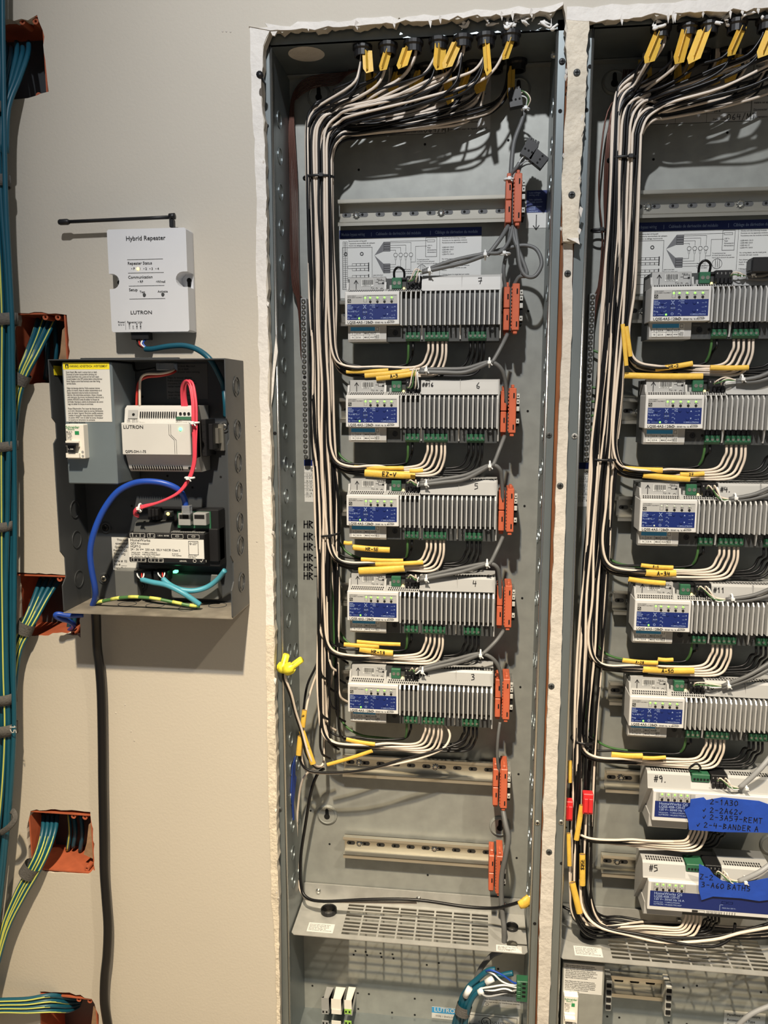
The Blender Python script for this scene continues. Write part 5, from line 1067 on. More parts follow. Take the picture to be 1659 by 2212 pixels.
A = P(1128, 1945, .02); t = thing('wire_sleeve', 'yellow tape wrapped wire end at the right wall above the shelf', 'wire sleeve', A); MB().tube(pp((1122, 1955, .02), (1134, 1950, .02), (1144, 1938, .024)), [.0062, .0075, .006], 10, 3, True, .6).build('sleeve', 'yellow_tape', t)
# ---------------------------------------------------------------- lower right panel
cv = thing('breaker_cover', 'grey metal breaker cover at the bottom left of the right panel', 'cover', P(1260, 2212, .03)); A = P(1216, 2078, .03); B = P(1304, 2150, .03)
MB().box(A.x, B.x, .03, .102, .52, A.z, .0008).build('cover', 'galv', cv); F = Fr((0, .03, 0))
lb = MB().fbox(F, A.x + .002, B.z, B.x - .003, A.z - .001, .0001, .0004).build('warning_label', 'label_white', cv); p = MB()
WR_ES = ['Peligro de descarga eléctrica. Podría ocasionar lesiones', 'graves o la muerte. Antes de realizar mantenimiento en el', 'equipo desconecte todas las fuentes de alimentación', 'eléctrica. Sólo electricistas autorizados. Ubique y bloquee', 'cada interruptor (de circuito) de alimentación eléctrica en la', 'posición APAGADO antes de cablear los bloques de', 'terminales. Reponga la cubierta de alimentación del control', 'luego de cablear los bloques de terminales.']
WR_FR = ["Risque d'électrocution. Peut causer des blessures graves", "ou la mort. Déconnecter toutes les sources d'alimentation", "avant de réparer l'appareil. Électriciens qualifiés seulement.", "Localiser et verrouiller chaque disjoncteur d'alimentation", 'en position ARRÊT avant de câbler les bornes. Remplacer', "le couvercle de l'alimentation de commande", 'après le câblage des bornes.']
for k, r_ in enumerate(WR_ES + [''] + WR_FR): p.text(F, r_, A.x + .004, A.z - .005 - k * .0028, .0030, .0006, sx=.62)
p.build('print', 'print_black', lb)
def breaker(lab, x0, x1, z0, z1, yf, on):
    b = thing('circuit_breaker', lab, 'breaker', ((x0 + x1) / 2, yf, z0), 'circuit breakers'); h = z1 - z0; w_ = x1 - x0
    MB().box(x0, x1, yf, yf + .016, z0, z1, .0010).build('case', 'breaker_white', b)
    F = Fr((x0, yf, z0)); fu = w_ * .78
    MB().fbox(F, .001, h * .36, fu, h * .52, 0, .003).build('toggle_well', 'breaker_white', b)
    tg = MB().fbox(F, .0012, h * .40, fu, h * .47, .003, .010).build('toggle_bar', 'black_plastic' if on else 'breaker_white', b)
    MB().fbox(F, fu * .28, h * .20, fu * .78, h * .41, .003, .0062).build('toggle', 'black_plastic' if on else 'mid_grey', b)
    MB().fbox(F, .0012, h * .04, fu, h * .17, 0, .0040).build('lower_lip', 'breaker_white', b)
    p = MB(); p.text(F, 'Schneider', .0008, h * .88, .0046, .0004); p.text(F, 'Electric', .0035, h * .83, .0030, .0004); p.rect(F, fu * .68, h * .70, fu * .98, h * .80, .0004); p.build('brand_print', 'breaker_green', b)
    p = MB(); lines_text(p, F, ['Multi 9', 'C60N', 'C 15A', '120V~', '10 kA'], .0014, h * .76, .0028, h * .055); p.build('print', 'print_grey', b)
    MB().text(F, 'I . ON', fu * .32, h * .27, .0026, .0066).build('toggle_print', 'label_white', b)
    MB().disc(F, w_ * .90, h * .20, .0017, .0003).disc(F, w_ * .90, h * .08, .0017, .0003).build('screw_hole', 'mid_grey', b)
A = P(1218, 2146, .024); B = P(1246, 2222, .024); breaker('white circuit breaker in the grey cover at the right panel bottom', A.x, B.x, B.z, A.z, .020, False)
sr = thing('din_rail', 'short steel rail with end clamps below the right panel shelf', 'rail', P(1310, 2150, .08)); A = P(1312, 2112, .084); B = P(1442, 2140, .084)
MB().box(A.x, B.x, .098, .0995, A.z - .026, A.z - .002).box(A.x, B.x, .084, .0995, A.z - .002, A.z).box(A.x, B.x, .084, .0995, A.z - .028, A.z - .026).box(A.x, B.x, .084, .0852, A.z, A.z + .004).box(A.x, B.x, .084, .0852, A.z - .032, A.z - .028).build('channel', 'steel', sr); F = Fr((0, .098, 0))
for k in range(4): MB().poly(F, [(A.x + .020 + k * .0236 + a, A.z - .014 + b) for a, b in ((-.006, -.002), (.006, -.002), (.007, 0), (.006, .002), (-.006, .002), (-.007, 0))], 0, .0004).build('slot', 'dark_void', sr)
for xx in (A.x - .004, B.x - .006):
    MB().box(xx, xx + .009, .070, .096, A.z - .045, A.z + .006, .0008).build('end_clamp', 'clip_grey', sr)
    for k in range(4): MB().box(xx + .001, xx + .008, .068, .071, A.z - .040 + k * .012, A.z - .034 + k * .012).build('clamp_slot', 'dark_void', sr)
o, u0, v0, u1, v1 = sticker(rp, RB, 'panel_label', 1565 - 372, 2182, 1650 - 372, 2240, 'label_grey')
q = P(1565, 2182, YB); q2 = P(1650, 2240, YB); bpy.data.objects.remove(o)
o = MB().box(q.x, q2.x, YB - .0006, YB - .0001, q2.z, q.z).build('panel_label', 'label_white', rp); F = Fr((0, YB - .0006, 0)); p = MB(); lines_text(p, F, ['Panelboard / Enclosure', 'Accessory Kit Type', 'Class 2 Circuits'], q.x + .004, q.z - .008, .0052, .0085); p.build('print', 'print_black', o)
wire('grey_cable', 'grey_light_cable', .0036, pp((1580, 2230, .05), (1610, 2200, .045), (1640, 2182, .045), (1700, 2160, .045)), 'light grey cable at the bottom right corner', 'cable')
# ================================================================ LEFT WALL: ORANGE BOXES AND TEAL CABLES
OB = [('top left corner of the wall', (-60, 100), (46, 212)), ('second from the top, behind the black box corner', (36, 146), (680, 828)), ('third from the top, left of the black box bottom', (33, 174), (1243, 1375)), ('fourth from the top, beside the black cord', (66, 202), (1753, 1884)), ('lowest, at the bottom left corner', (88, 214), (2148, 2310))]
for k, (nm, (a, b), (c, d)) in enumerate(OB):
    A = P(a, c, WF + .002); B = P(b, d, WF + .002); x0, x1, z0, z1 = A.x - .001, B.x + .001, B.z, A.z; t = .0022; yb = .055
    o = thing('orange_box', 'orange plastic wall box, ' + nm, 'wall box', ((x0 + x1) / 2, yb, z0), 'orange wall boxes')
    MB().box(x0 - t, x0, WF + .001, yb, z0, z1).build('side', 'orange_box', o); MB().box(x1, x1 + t, WF + .001, yb, z0, z1).build('side', 'orange_box', o)
    MB().box(x0, x1, WF + .001, yb, z1, z1 + t).build('top', 'orange_box', o); MB().box(x0, x1, WF + .001, yb, z0 - t, z0).build('bottom', 'orange_box', o)
    MB().box(x0, x1, yb - t, yb, z0, z1).build('back', 'box_black', o); F = Fr((0, WF + .003, 0))  # back coloured black for the shade and dark cables inside the box
    for (u, v) in ((x1 - .010, z1 - .004), (x1 - .028, z1 - .0035), (x1 - .012, z0 + .004)):
        bs = MB().lathe(F, u, v, [(.0040, -.02), (.0040, 0), (.0018, 0), (.0016, -.004)], 12).build('screw_boss', 'orange_box', o); MB().disc(F, u, v, .0018, -.003, 10).build('screw_hole', 'dark_void', bs)
    if k in (1, 3, 4):   # scrap of grey insulation paper inside on the right
        MB().poly(Fr((0, WF + .012, 0)), [(x1 - .001, z1 - .012), (x1 - .009, z1 - .02), (x1 - .014, z1 - .05), (x1 - .02, z0 + .022), (x1 - .001, z0 + .014)], 0, .0012).build('torn_paper', 'drywall_paper', o)
rgk = random.Random(8); cab = 0
EDGE_R = [(-80, 8), (60, 8), (230, 12), (320, 15), (450, 20), (600, 30), (700, 35), (950, 36), (1150, 35), (1300, 33), (1500, 34), (1580, 37), (1700, 32), (1800, 24), (1900, 14), (2000, 2), (2100, -8), (2300, -20)]
def er(y):
    for (a, b), (c, d) in zip(EDGE_R[:-1], EDGE_R[1:]):
        if a <= y <= c: return b + (d - b) * (y - a) / (c - a)
    return EDGE_R[-1][1]
def teal(lab, pts, r=.0031, stripe=False, grp='teal cables on the left wall'):
    c = thing('teal_cable', lab, 'cable', P(*pts[-1]), grp); path = pp(*pts)
    MB().tube(path, r, 8, 4).build('jacket', 'teal_cable', c)
    if stripe: MB().tube([q + Vector((r * .35 * stripe, -r * .80, 0)) for q in path], r * .36, 6, 4).build('stripe', 'stripe_yellow', c)
yl = list(range(-80, 2310, 110))
for k in range(17):
    lay = k % 3; off = 5.5 + (k // 3) * 11.5 + (lay * 4); ph = rgk.uniform(0, 6)
    pts = [(er(y) - off + 3.2 * math.sin(y / 190 + ph), y, -.052 + lay * .0065 + .0015 * math.sin(y / 150 + ph)) for y in yl]
    teal('teal cable in the thick bundle down the left edge', pts, .0032, [0, 0, -.5, 0, 0, 0, .8, 0][k % 8])
# cables fed from the boxes
FEED = [('first', [((10 + 13 * k, 92 + (k % 2) * 10, .02), (12 + 12 * k, 118, -.01), (6 + 9 * k, 170, -.03), (-6 + 6 * k, 235, -.045), (-10 + 6 * k, 330, -.05)) for k in range(5)], 5),
        ('second', [((82 + 13 * k, 690 - (k % 2) * 4, .02), (72 + 10 * k, 725, 0), (56 + 8 * k, 768, -.022), (38 + 6 * k, 815, -.03), (28 + 4 * k, 870, -.035), (16 + 4 * k, 980, -.040)) for k in range(4)], 4),
        ('third', [((88 + 14 * k, 1250, .02), (74 + 10 * k, 1290, -.005), (58 + 8 * k, 1330, -.022), (42 + 7 * k, 1365, -.03), (28 + 4 * k, 1420, -.035), (16 + 4 * k, 1540, -.040)) for k in range(4)], 4),
        ('fourth', [((94 + 10 * k, 1758, .02), (92 + 9 * k, 1795, -.005), (80 + 8 * k, 1840, -.022), (58 + 8 * k, 1885, -.03), (32 + 7 * k, 1935, -.034), (4 + 4 * k, 2010, -.040), (-14, 2120, -.045)) for k in range(4)], 4),
        ('fifth', [((176 - 2 * k, 2158 + 5 * k, .03), (150, 2156 + 9 * k, .004), (110, 2150 + 11 * k, -.02), (60, 2158 + 9 * k, -.03), (10, 2160 + 8 * k, -.035), (-40, 2162 + 8 * k, -.04)) for k in range(4)], 4)]
for nm, ls, n_ in FEED:
    for k, pts in enumerate(ls): teal('teal cable %s of the group feeding out of the %s orange box from the top' % (ORD[k], nm), pts, .0033, (k % 2) * .9 - .3 if nm != 'first' else 0, 'teal cables leaving the orange boxes')
# dark cables inside the boxes
for k, (a, y0, y1) in enumerate([(160, 1765, 1830), (148, 1757, 1836), (175, 1760, 1838), (118, 700, 815), (100, 700, 820), (150, 1260, 1360), (160, 1265, 1365)]):
    teal('teal cable deep inside the %s orange box' % ('fourth' if k < 3 else 'second' if k < 5 else 'third'), [(a, y0, .035), (a + 3, (y0 + y1) / 2, .03), (a - 2, y1, .035)], .0033, .4 if k == 1 else 0, 'teal cables inside the orange boxes')
for k, (y, h) in enumerate([(238, 22), (395, 24), (692, 26), (965, 22), (1137, 22), (1508, 26), (1574, 28)]):
    e = er(y); c = P(e - 24, y, -.046); rx = (30 if k not in (4,) else 24) * .98 / F_PX
    pts = [c + Vector((rx * math.cos(a), .0135 * math.sin(a), .002 * math.cos(a))) for a in [math.radians(q) for q in range(0, 361, 18)]]
    m = MB(); hh = h * .5 * .98 / F_PX; n_ = len(pts); vs = [q + Vector((0, 0, -hh)) for q in pts] + [q + Vector((0, 0, hh)) for q in pts]
    m.add(vs, [(i, i + 1, n_ + i + 1, n_ + i) for i in range(n_ - 1)], True)
    o = m.top('cable_strap', 'velcro', 'grey strap round the thick teal bundle, %s from the top' % ORD[k], 'strap', 'grey hook and loop straps')
    md = o.modifiers.new('thickness', 'SOLIDIFY'); md.thickness = .0016
    if k == 6: MB().hand(Fr(P(20, 1584, -.0622), (.0, 0, -1), (1, 0, 0)), '15', -.012, .002, .0085, .0013, 0, .75).build('strap_number', 'label_white', o)
bundle_strap('grey strap round the cables leaving the second orange box', (50, 806), (40, 828), .0125, -.030); bundle_strap('grey strap round the cables leaving the third orange box', (60, 1343), (50, 1366), .0125, -.030); bundle_strap('grey strap round the cables leaving the fourth orange box', (72, 1868), (58, 1890), .0135, -.030)
MB().tube(pp((0, 1800, -.06), (18, 1788, -.066), (32, 1770, -.066), (30, 1755, -.062), (24, 1752, -.055)), .0042, 8, 5, True, .25).top('cable_strap', 'velcro', 'loose grey strap end curling off the teal bundle', 'strap')
# ================================================================ HYBRID REPEATER
YR = -.040
A = P(229, 496, YR); B = P(410, 716, YR); x0, x1, z0, z1 = (A.x + P(243, 716, YR).x) / 2, P(401, 488, YR).x, B.z, A.z
rep = thing('repeater', 'white plastic hybrid repeater with antenna on the wall above the black box', 'repeater', ((x0 + x1) / 2, WF, z0)); w_, h_ = x1 - x0, z1 - z0
FRp = Fr((x0, YR, z0)); c = .002; zl = P(238, 608, YR).z - z0; zr = P(402, 603, YR).z - z0; nh = .0095
def Rp(a, b): q = P(a, b, YR); return q.x - x0, q.z - z0
arc = lambda cu, cv, r, a0, a1, n=8: [(cu + r * math.cos(math.radians(a0 + (a1 - a0) * i / n)), cv + r * math.sin(math.radians(a0 + (a1 - a0) * i / n))) for i in range(n + 1)]
out = [(c, 0), (w_ - c, 0), (w_, c), (w_, zr - nh)] + [(w_ - .006, zr - nh)] + arc(w_ - .006, zr, nh, 270, 90) + [(w_, zr + nh), (w_, h_ - c), (w_ - c, h_), (c, h_), (0, h_ - c), (0, zl + nh), (.004, zl + nh)] + arc(.004, zl, nh, 90, -90) + [(0, zl - nh), (0, c)]
MB().fill(FRp, [out], -.022, 0).build('front_cover', 'rep_white', rep)
MB().box(x0 + .0006, x1 - .0006, YR + .0215, WF - .0002, z0 + .0006, z1 - .0006, .001).build('base', 'rep_white', rep)
FB2 = Fr((x0, YR + .0215, z0))
for (u, v) in ((w_ - .006, zr), (.004, zl)): MB().disc(FB2, u, v + .0015, .0032, .0003, 14).poly(FB2, [(u - .0022, v - .007), (u + .0022, v - .007), (u + .0022, v), (u - .0022, v)], .0003, .0005).build('keyhole', 'dark_void', rep)
p = MB()
for (s_, a, b, sz) in [('Hybrid Repeater', 272, 520, .0078), ('Repeater Status', 276, 572, .0051), ('Communication', 277, 602, .0051), ('Setup', 279, 629, .0051), ('Test', 302, 633, .0040), ('Activate', 341, 632, .0040)]:
    u, v = Rp(a, b); p.text(FRp, s_, u, v, sz, .0004)
for (s_, a) in (('• P', 284), ('1', 301), ('• 2', 310), ('• 3', 323), ('• 4', 336)): u, v = Rp(a, 583); p.text(FRp, s_, u, v, .0042, .0004)
for (s_, a) in (('• RF', 298), ('•Wired', 337)): u, v = Rp(a, 611); p.text(FRp, s_, u, v, .0042, .0004)
for (y, a, b) in ((561, 275, 352), (590, 277, 354), (618, 279, 355), (646, 280, 357)): u, v = Rp(a, y); u2, _ = Rp(b, y); p.line(FRp, [(u, v), (u2, v)], .0004)
u, v = Rp(282, 679); p.text(FRp, 'LUTRON', u, v, .0064, .0004, sx=1.15)
for (s_, a, b, sz) in [('Power', 255, 698, .0036), ('9 V ⎓', 256, 704, .0034), ('Repeater Link', 275, 698, .0036)]: u, v = Rp(a, b); p.text(FRp, s_, u, v, sz, .0004)
u, v = Rp(272, 712); p.line(FRp, [(u, v), (u, v + .011)], .0003)
for k, s_ in enumerate(('1 COM', '2 V+', '3 MUX', '4 MUX')): u, v = Rp(280 + k * 8, 711); p.text(Fr(FRp(u, v), (0, 0, 1), (-1, 0, 0)), s_, 0, -.001, .0026, .0004)
p.build('print', 'print_black', rep)
for (a, b) in ((312, 637), (352, 636)): u, v = Rp(a, b); MB().lathe(FRp, u, v, [(.0022, .0002), (.0019, .0012), (.0001, .0012)], 12).build('button', 'dark_grey', rep)
u, v = Rp(298, 581); MB().lathe(FRp, u, v, [(.0017, .0002), (.0014, .0010), (.0001, .0012)], 12).build('led', 'led_amber', rep)
an = MB(); an.box(P(368, 490, -.030).x, P(377, 490, -.030).x, -.034, -.026, P(372, 492, -.03).z, P(372, 474, -.03).z, .0008).build('antenna_base', 'black_plastic', rep)
MB().tube(pp((378, 467, -.030), (366, 468, -.030)), .0040, 10, 1).build('antenna_hinge', 'black_plastic', rep)
MB().tube(pp((370, 469, -.030), (260, 474, -.030), (149, 479, -.030)), .0023, 8, 2).build('antenna_rod', 'black_plastic', rep); MB().tube(pp((150, 479, -.030), (146, 479.3, -.030), (130, 480, -.030), (127, 480, -.03)), [.0026, .0038, .0038, .0030], 10, 1).build('antenna_tip', 'black_plastic', rep)
A = P(286, 716, -.03); B = P(325, 734, -.03); MB().box(A.x, B.x, -.036, -.022, B.z, A.z + .003, .0008).top('plug_connector', 'black_plastic', 'black plug under the white repeater', 'connector')
rc = thing('teal_cable', 'teal cable from under the repeater arching right into the black box', 'cable', P(316, 752, -.03))
MB().tube(pp((314, 754, -.036), (330, 754, -.040), (365, 748, -.044), (400, 747, -.046), (430, 757, -.05), (455, 778, -.055), (472, 808, -.05), (483, 835, -.045), (487, 870, -.05), (488, 900, -.045)), .0036, 10, 5).build('jacket', 'teal_cable', rc)
for m, pts in (('black_wire', [(296, 733, -.03), (298, 745, -.034), (314, 753, -.036)]), ('red_wire', [(301, 733, -.03), (302, 744, -.036), (315, 754, -.037)]), ('tie_white', [(310, 733, -.03), (305, 743, -.038), (316, 753, -.037)]), ('blue_cable', [(316, 733, -.03), (309, 741, -.036), (317, 752, -.037)])): MB().tube(pp(*pts), .0011, 6, 5).build('conductor', m, rc)
# ================================================================ BLACK ENCLOSURE
YK = -.087
xl = (P(108, 778, YK).x + P(137, 1325, YK).x) / 2; xr = P(492, 1050, YK).x; zt = (P(108, 776, YK).z + P(487, 779, YK).z) / 2; zb = (P(137, 1325, YK).z + P(495, 1332, YK).z) / 2
bx = thing('small_enclosure', 'open black metal enclosure with power supply on the wall under the repeater', 'enclosure', ((xl + xr) / 2, WF, zb)); T = .0014
MB().box(xl, xr, WF - .0015, WF - .0003, zb, zt).build('back_plate', 'box_black', bx)
def Ky(a, b): q = P(a, b, YK); return q.z
FLw = Fr((xl, 0, 0), (0, 1, 0), (0, 0, 1)); H = zt - zb
# side walls with the stepped front edges of the folded sheet
prof = [(WF - .001, 0), (YK + .002, 0), (YK, .002), (YK, H * .11), (YK + .010, H * .14), (YK + .010, H * .22), (YK, H * .25), (YK, H * .68), (YK + .008, H * .70), (YK + .008, H * .76), (YK, H * .78), (YK, H), (WF - .001, H)]
MB().fill(Fr((xl, 0, zb), (0, 1, 0), (0, 0, 1)), [prof], -T, 0).build('side_wall', 'box_black', bx)
MB().fill(Fr((xr, 0, zb), (0, 1, 0), (0, 0, 1)), [prof], 0, T).build('side_wall', 'box_black', bx)
MB().box(xl - T, xr + T, YK, WF - .001, zt, zt + T).build('top_wall', 'box_black', bx); MB().box(xl - T, xr + T, YK, WF - .001, zb - T, zb).build('bottom_wall', 'box_dusty', bx)
MB().box(xl + .04, xr - .06, YK + .004, YK + .010, zt, zt + .003).build('hinge_tab', 'box_black', bx)
FRw = Fr((xr + T, 0, 0), (0, 1, 0), (0, 0, 1)); FLi = Fr((xl, 0, 0), (0, 1, 0), (0, 0, 1))
for (b, yy) in ((835, -.045), (928, -.045), (1000, -.045), (1062, -.045), (1128, -.045), (1178, -.045), (1257, -.045)):
    z = P(508, b, -.045).z; MB().ring(FRw, yy, z, .0120, .0134, 0, .0009, 20).build('knockout', 'box_black', bx); MB().ring(FRw, yy, z, .0080, .0090, 0, .0006, 18).build('knockout', 'box_black', bx)
for b in (1100, 1165, 1250): z = P(165, b, -.045).z; MB().ring(FLi, -.045, z, .0110, .0122, 0, .0008, 20).build('knockout', 'box_black', bx)
Fbt = Fr((0, 0, zb), (1, 0, 0), (0, 1, 0))
for (a, b) in ((275, 1305), (335, 1308), (405, 1315), (470, 1308)): q = Pz(a, b, zb); MB().ring(Fbt, q.x, q.y, .0118, .0126, .0001, .0006, 20).build('knockout', 'box_black', bx)
Fbb = Fr((0, WF - .0015, 0))
for (a, b) in ((416, 1053), (367, 1043), (362, 1028), (285, 1093), (308, 857), (480, 1098), (483, 1166), (477, 1030)): q = P(a, b, WF - .0015); MB().disc(Fbb, q.x, q.z, .0016, .0004, 10).build('punched_hole', 'dark_void', bx)
for (a, b, m) in ((484, 922, 'chrome'), (224, 1250, 'steel'), (306, 1265, 'dark_grey'), (228, 1140, 'black_plastic')):
    q = P(a, b, WF - .003); MB().lathe(Fbb, q.x, q.z, [(.0085, 0), (.0075, .0018), (.0050, .0018)], 16).build('mounting_dimple', 'box_black', bx); screw_head(Fr((0, WF - .003, 0)), q.x, q.z, .0042, bx, m)
# stickers inside
def ksticker(name, a, b, c, d, m, rows, sz, lead, yy=WF - .0016, sx=1, pm='print_black'):
    A = P(a, b, yy); B = P(c, d, yy); F = Fr((A.x, yy, B.z)); o = MB().fbox(F, 0, 0, B.x - A.x, A.z - B.z, .0001, .0004).build(name, m, bx)
    p = MB(); lines_text(p, F, rows, .002, A.z - B.z - sz - .0008, sz, lead, sx); p.build('print', pm, o); return o
mat('label_dim', (92, 92, 92), .6, var=0)
ksticker('warning_label', 358, 786, 450, 862, 'label_dim', ["Risk of electric shock. May result", 'in serious injury or death.', 'Disconnect all power before servicing.', '', 'Peligro de descarga eléctrica.', 'Podría ocasionar lesiones graves', 'o la muerte. Desconecte antes de', 'realizar mantenimiento.', '', "Risque d'électrocution. Peut", 'causer des blessures graves', 'ou la mort.'], .0034, .0038, sx=.85)
ksticker('serial_label', 241, 1160, 300, 1232, 'label_white', ['     This panel', '   assembled by', '  Quality Control', 'Product QS', 'Type  HQ', 'QA', 'Serial #  02', 'Job # ____', 'Date Code: __'], .0042, .0050)
q = P(108, 784, YK + .006); MB().poly(FLi, [(YK + .010, zt - .018), (YK + .030, zt - .018), (YK + .030, zt - .006), (YK + .010, zt - .006)], .0002, .0006).build('caution_label', 'warn_yellow', bx)
MB().box(P(248, 1232, -.03).x, P(296, 1232, -.03).x, -.032, WF - .0015, zb + .008, P(250, 1231, -.03).z, .001).build('bracket', 'bracket_grey', bx)
MB().box(P(368, 1240, -.03).x, P(470, 1240, -.03).x, -.030, WF - .0015, zb + .008, P(400, 1240, -.03).z, .001).build('bracket', 'bracket_grey', bx)
# ---------------------------------------------------------------- grey breaker cover with warning label
YC = -.082
ca = P(134, 787, YC); cb = P(240, 781, YC); cc = P(146, 1045, YC); cdn = P(255, 1043, YC); cx0, cx1, cz0, cz1 = (ca.x + cc.x) / 2, (cb.x + cdn.x) / 2, cc.z, cb.z
cov = thing('breaker_cover', 'blue grey metal breaker cover with a large warning label in the black box', 'cover', ((cx0 + cx1) / 2, YC, cz0))
MB().box(cx0, cx1, YC, WF - .002, cz0, cz1, .0014).build('cover', 'cover_grey', cov)
F = Fr((cx0, YC, 0)); lz1 = P(190, 783, YC).z; lz0 = P(190, 911, YC).z; lw = cx1 - cx0 - .003
lb = MB().fbox(F, .0025, lz0, lw, lz1, .0001, .0005).build('warning_label', 'label_white', cov); MB().rect(F, .0025, lz1 - .0085, lw, lz1, .0007).build('header', 'warn_yellow', lb)
p = MB(); p.text(F, 'WARNING | ADVERTENCIA | AVERTISSEMENT', .011, lz1 - .0060, .0040, .0009, sx=.62); p.rect(F, .0055, lz1 - .0070, .0100, lz1 - .0020, .0008)
WR_EN = ['Shock Hazard. May result in serious injury or death.', 'Disconnect all power sources before servicing unit.', 'Licensed electricians only. Locate and lock each supply', '(circuit) breaker in the OFF position before wiring terminal', 'blocks. Replace control feed terminal cover after wiring', 'terminal blocks.']
for k, r_ in enumerate(WR_EN + [''] + WR_ES + [''] + WR_FR): p.text(F, r_, .006, lz1 - .0130 - k * .00285, .0033, .0007, sx=.60)
p.build('print', 'print_black', lb); MB().add([F(.0062, lz1 - .0063, .0010), F(.0093, lz1 - .0063, .0010), F(.0078, lz1 - .0028, .0010)], [(0, 1, 2)]).build('triangle', 'warn_yellow', lb)
A = P(142, 916, YC - .010); B = P(185, 991, YC - .010); breaker('white circuit breaker with a black switch in the blue grey cover', A.x, B.x, B.z, A.z, YC - .012, True)
# ---------------------------------------------------------------- power supply
YP = -.068
A = P(261, 913, YP); B = P(412, 984, YP); px0, px1, pz0, pz1 = A.x, B.x, B.z, A.z
ps = thing('power_supply', 'white rail mounted power supply with a green light in the black box', 'power supply', ((px0 + px1) / 2, WF, pz0)); tz = P(340, 876, -.055).z; bz = P(340, 1019, -.052).z; px1b = P(432, 940, -.05).x
MB().prism_x([(WF - .003, tz), (-.050, tz), (-.056, tz - .004), (-.060, pz1 + .001), (-.060, pz0 - .001), (-.052, bz + .004), (-.048, bz), (WF - .003, bz)], px0 + .001, px1b).build('housing', 'psu_white', ps)
MB().box(px0, px1, YP, -.05, pz0, pz1, .001).build('nose', 'psu_white', ps); MB().box(px1, px1b, YP + .003, -.05, pz0 - .004, pz1 + .004, .001).build('nose_end', 'dark_grey', ps)
F = Fr((px0, YP, pz0)); p = MB(); p.text(F, 'LUTRON', .003, pz1 - pz0 - .0075, .0062, .0004, sx=1.1); p.text(F, 'QSPS-DH-1-75', .004, .003, .0046, .0004)
for k in (0, .0025): p.line(F, [(.064 + k, pz1 - pz0 - .002), (.064 + k, pz1 - pz0 - .015), (.071 + k, pz1 - pz0 - .022), (.071 + k, .002)], .0004)
p.build('print', 'print_black', ps); MB().lathe(F, .0795, pz1 - pz0 - .0078, [(.0022, .0003), (.0018, .0012), (.0001, .0014)], 12).build('led', 'led_soft', ps)
m = MB(); Fs = Fr((px0, -.0565, tz - .004), (1, 0, 0), (0, .28, 1))
for k in range(17): m.rect(Fs, .022 + k * .0030, -.012, .0236 + k * .0030, -.004, .0006)
m.build('vent_row', 'dark_void', ps)
m = MB(); Fs2 = Fr((px0, -.0535, bz + .008), (1, 0, 0), (0, -.5, 1))
for k in range(22): m.rect(Fs2, .006 + k * .0032, -.006, .0077 + k * .0032, .001, .0012)
m.build('vent_row', 'dark_void', ps)
MB().disc(Fs2, .0845, -.0026, .0024, .0013).disc(Fs, .0135, -.008, .0019, .0007).disc(Fs, .0765, -.0065, .0019, .0007).disc(Fs, .0820, -.0065, .0019, .0007).disc(Fs, .0875, -.0065, .0019, .0007).build('terminal_port', 'dark_void', ps)
MB().rect(Fs, .006, -.013, .019, -.002, .0004).build('terminal_face', 'label_grey', ps); MB().rect(Fs, .071, -.0145, .093, -.0105, .0006).build('green_strip', 'term_green', ps)
m = MB(); m.text(Fs, '100 - 277 V~', .005, -.0165, .0030, .0008); m.text(Fs, 'Input | Entrada | Entrée', .005, -.0195, .0026, .0008); m.text(Fs, '24 V⎓', .071, -.0165, .0030, .0008); m.text(Fs, 'Output | Salida | Sortie', .071, -.0195, .0026, .0008); m.build('rating_print', 'print_black', ps)
A = P(433, 906, -.05); B = P(458, 985, -.04); ec = thing('end_clamp', 'black rail end clamp right of the power supply', 'clamp', (A.x, WF, B.z)); MB().box(A.x, A.x + .007, -.05, WF - .002, B.z, A.z, .0008).build('body', 'black_plastic', ec); MB().box(A.x + .007, A.x + .013, -.042, WF - .002, B.z + .008, A.z - .006, .0008).build('step', 'black_plastic', ec)
F = Fr((0, -.05, 0))
for k in range(5): MB().rect(F, A.x + .0015, B.z + .005 + k * .009, A.x + .0052, B.z + .008 + k * .009).build('slot', 'dark_void', ec)
MB().box(A.x + .013, A.x + .017, -.032, WF - .004, B.z + .016, A.z - .012).build('rail_end', 'steel', ec)
MB().box(px0 - .006, A.x + .02, WF - .008, WF - .0016, (pz0 + pz1) / 2 - .0175, (pz0 + pz1) / 2 + .0175).top('din_rail', 'steel', 'steel rail behind the power supply in the black box', 'rail')
for k in range(4):
    dx = k * 3.0; dy = (k % 2) * .003
    wire('pink_wire', 'pink_wire', .0015, pp((394 + dx * 1.2, 882, -.050), (392 + dx, 855, -.052), (393 + dx, 832, -.056 - dy), (400 + dx, 822, -.062 - dy), (409 + dx, 832, -.066 - dy), (415 + dx, 870, -.072 - dy), (416 + dx, 912, -.076 - dy), (418 + dx * .6, 960, -.076 - dy), (417 + dx * .5, 1000, -.074 - dy), (406 + dx * .5, 1034, -.072 - dy), (384 + dx * .4, 1064, -.072 - dy), (345 + dx * .3, 1084, -.072 - dy), (312, 1092 + dx * .4, -.072 - dy), (296, 1097 + dx * .6, -.07), (290, 1106 + dx * .6, -.066), (300, 1114 + dx * .3, -.062)), 'pink wire of the bundle from the power supply down to the processor', 'wire', 'pink wires in the black box', 7, 5)
tie_s('white zip tie on the pink wires beside the green light', 420, 913, -.078, .0058); tie_s('white zip tie on the pink wires below the power supply', 410, 1032, -.074, .0058); tie_s('white zip tie on the pink wires at the processor', 303, 1097, -.072, .0050, 'x')
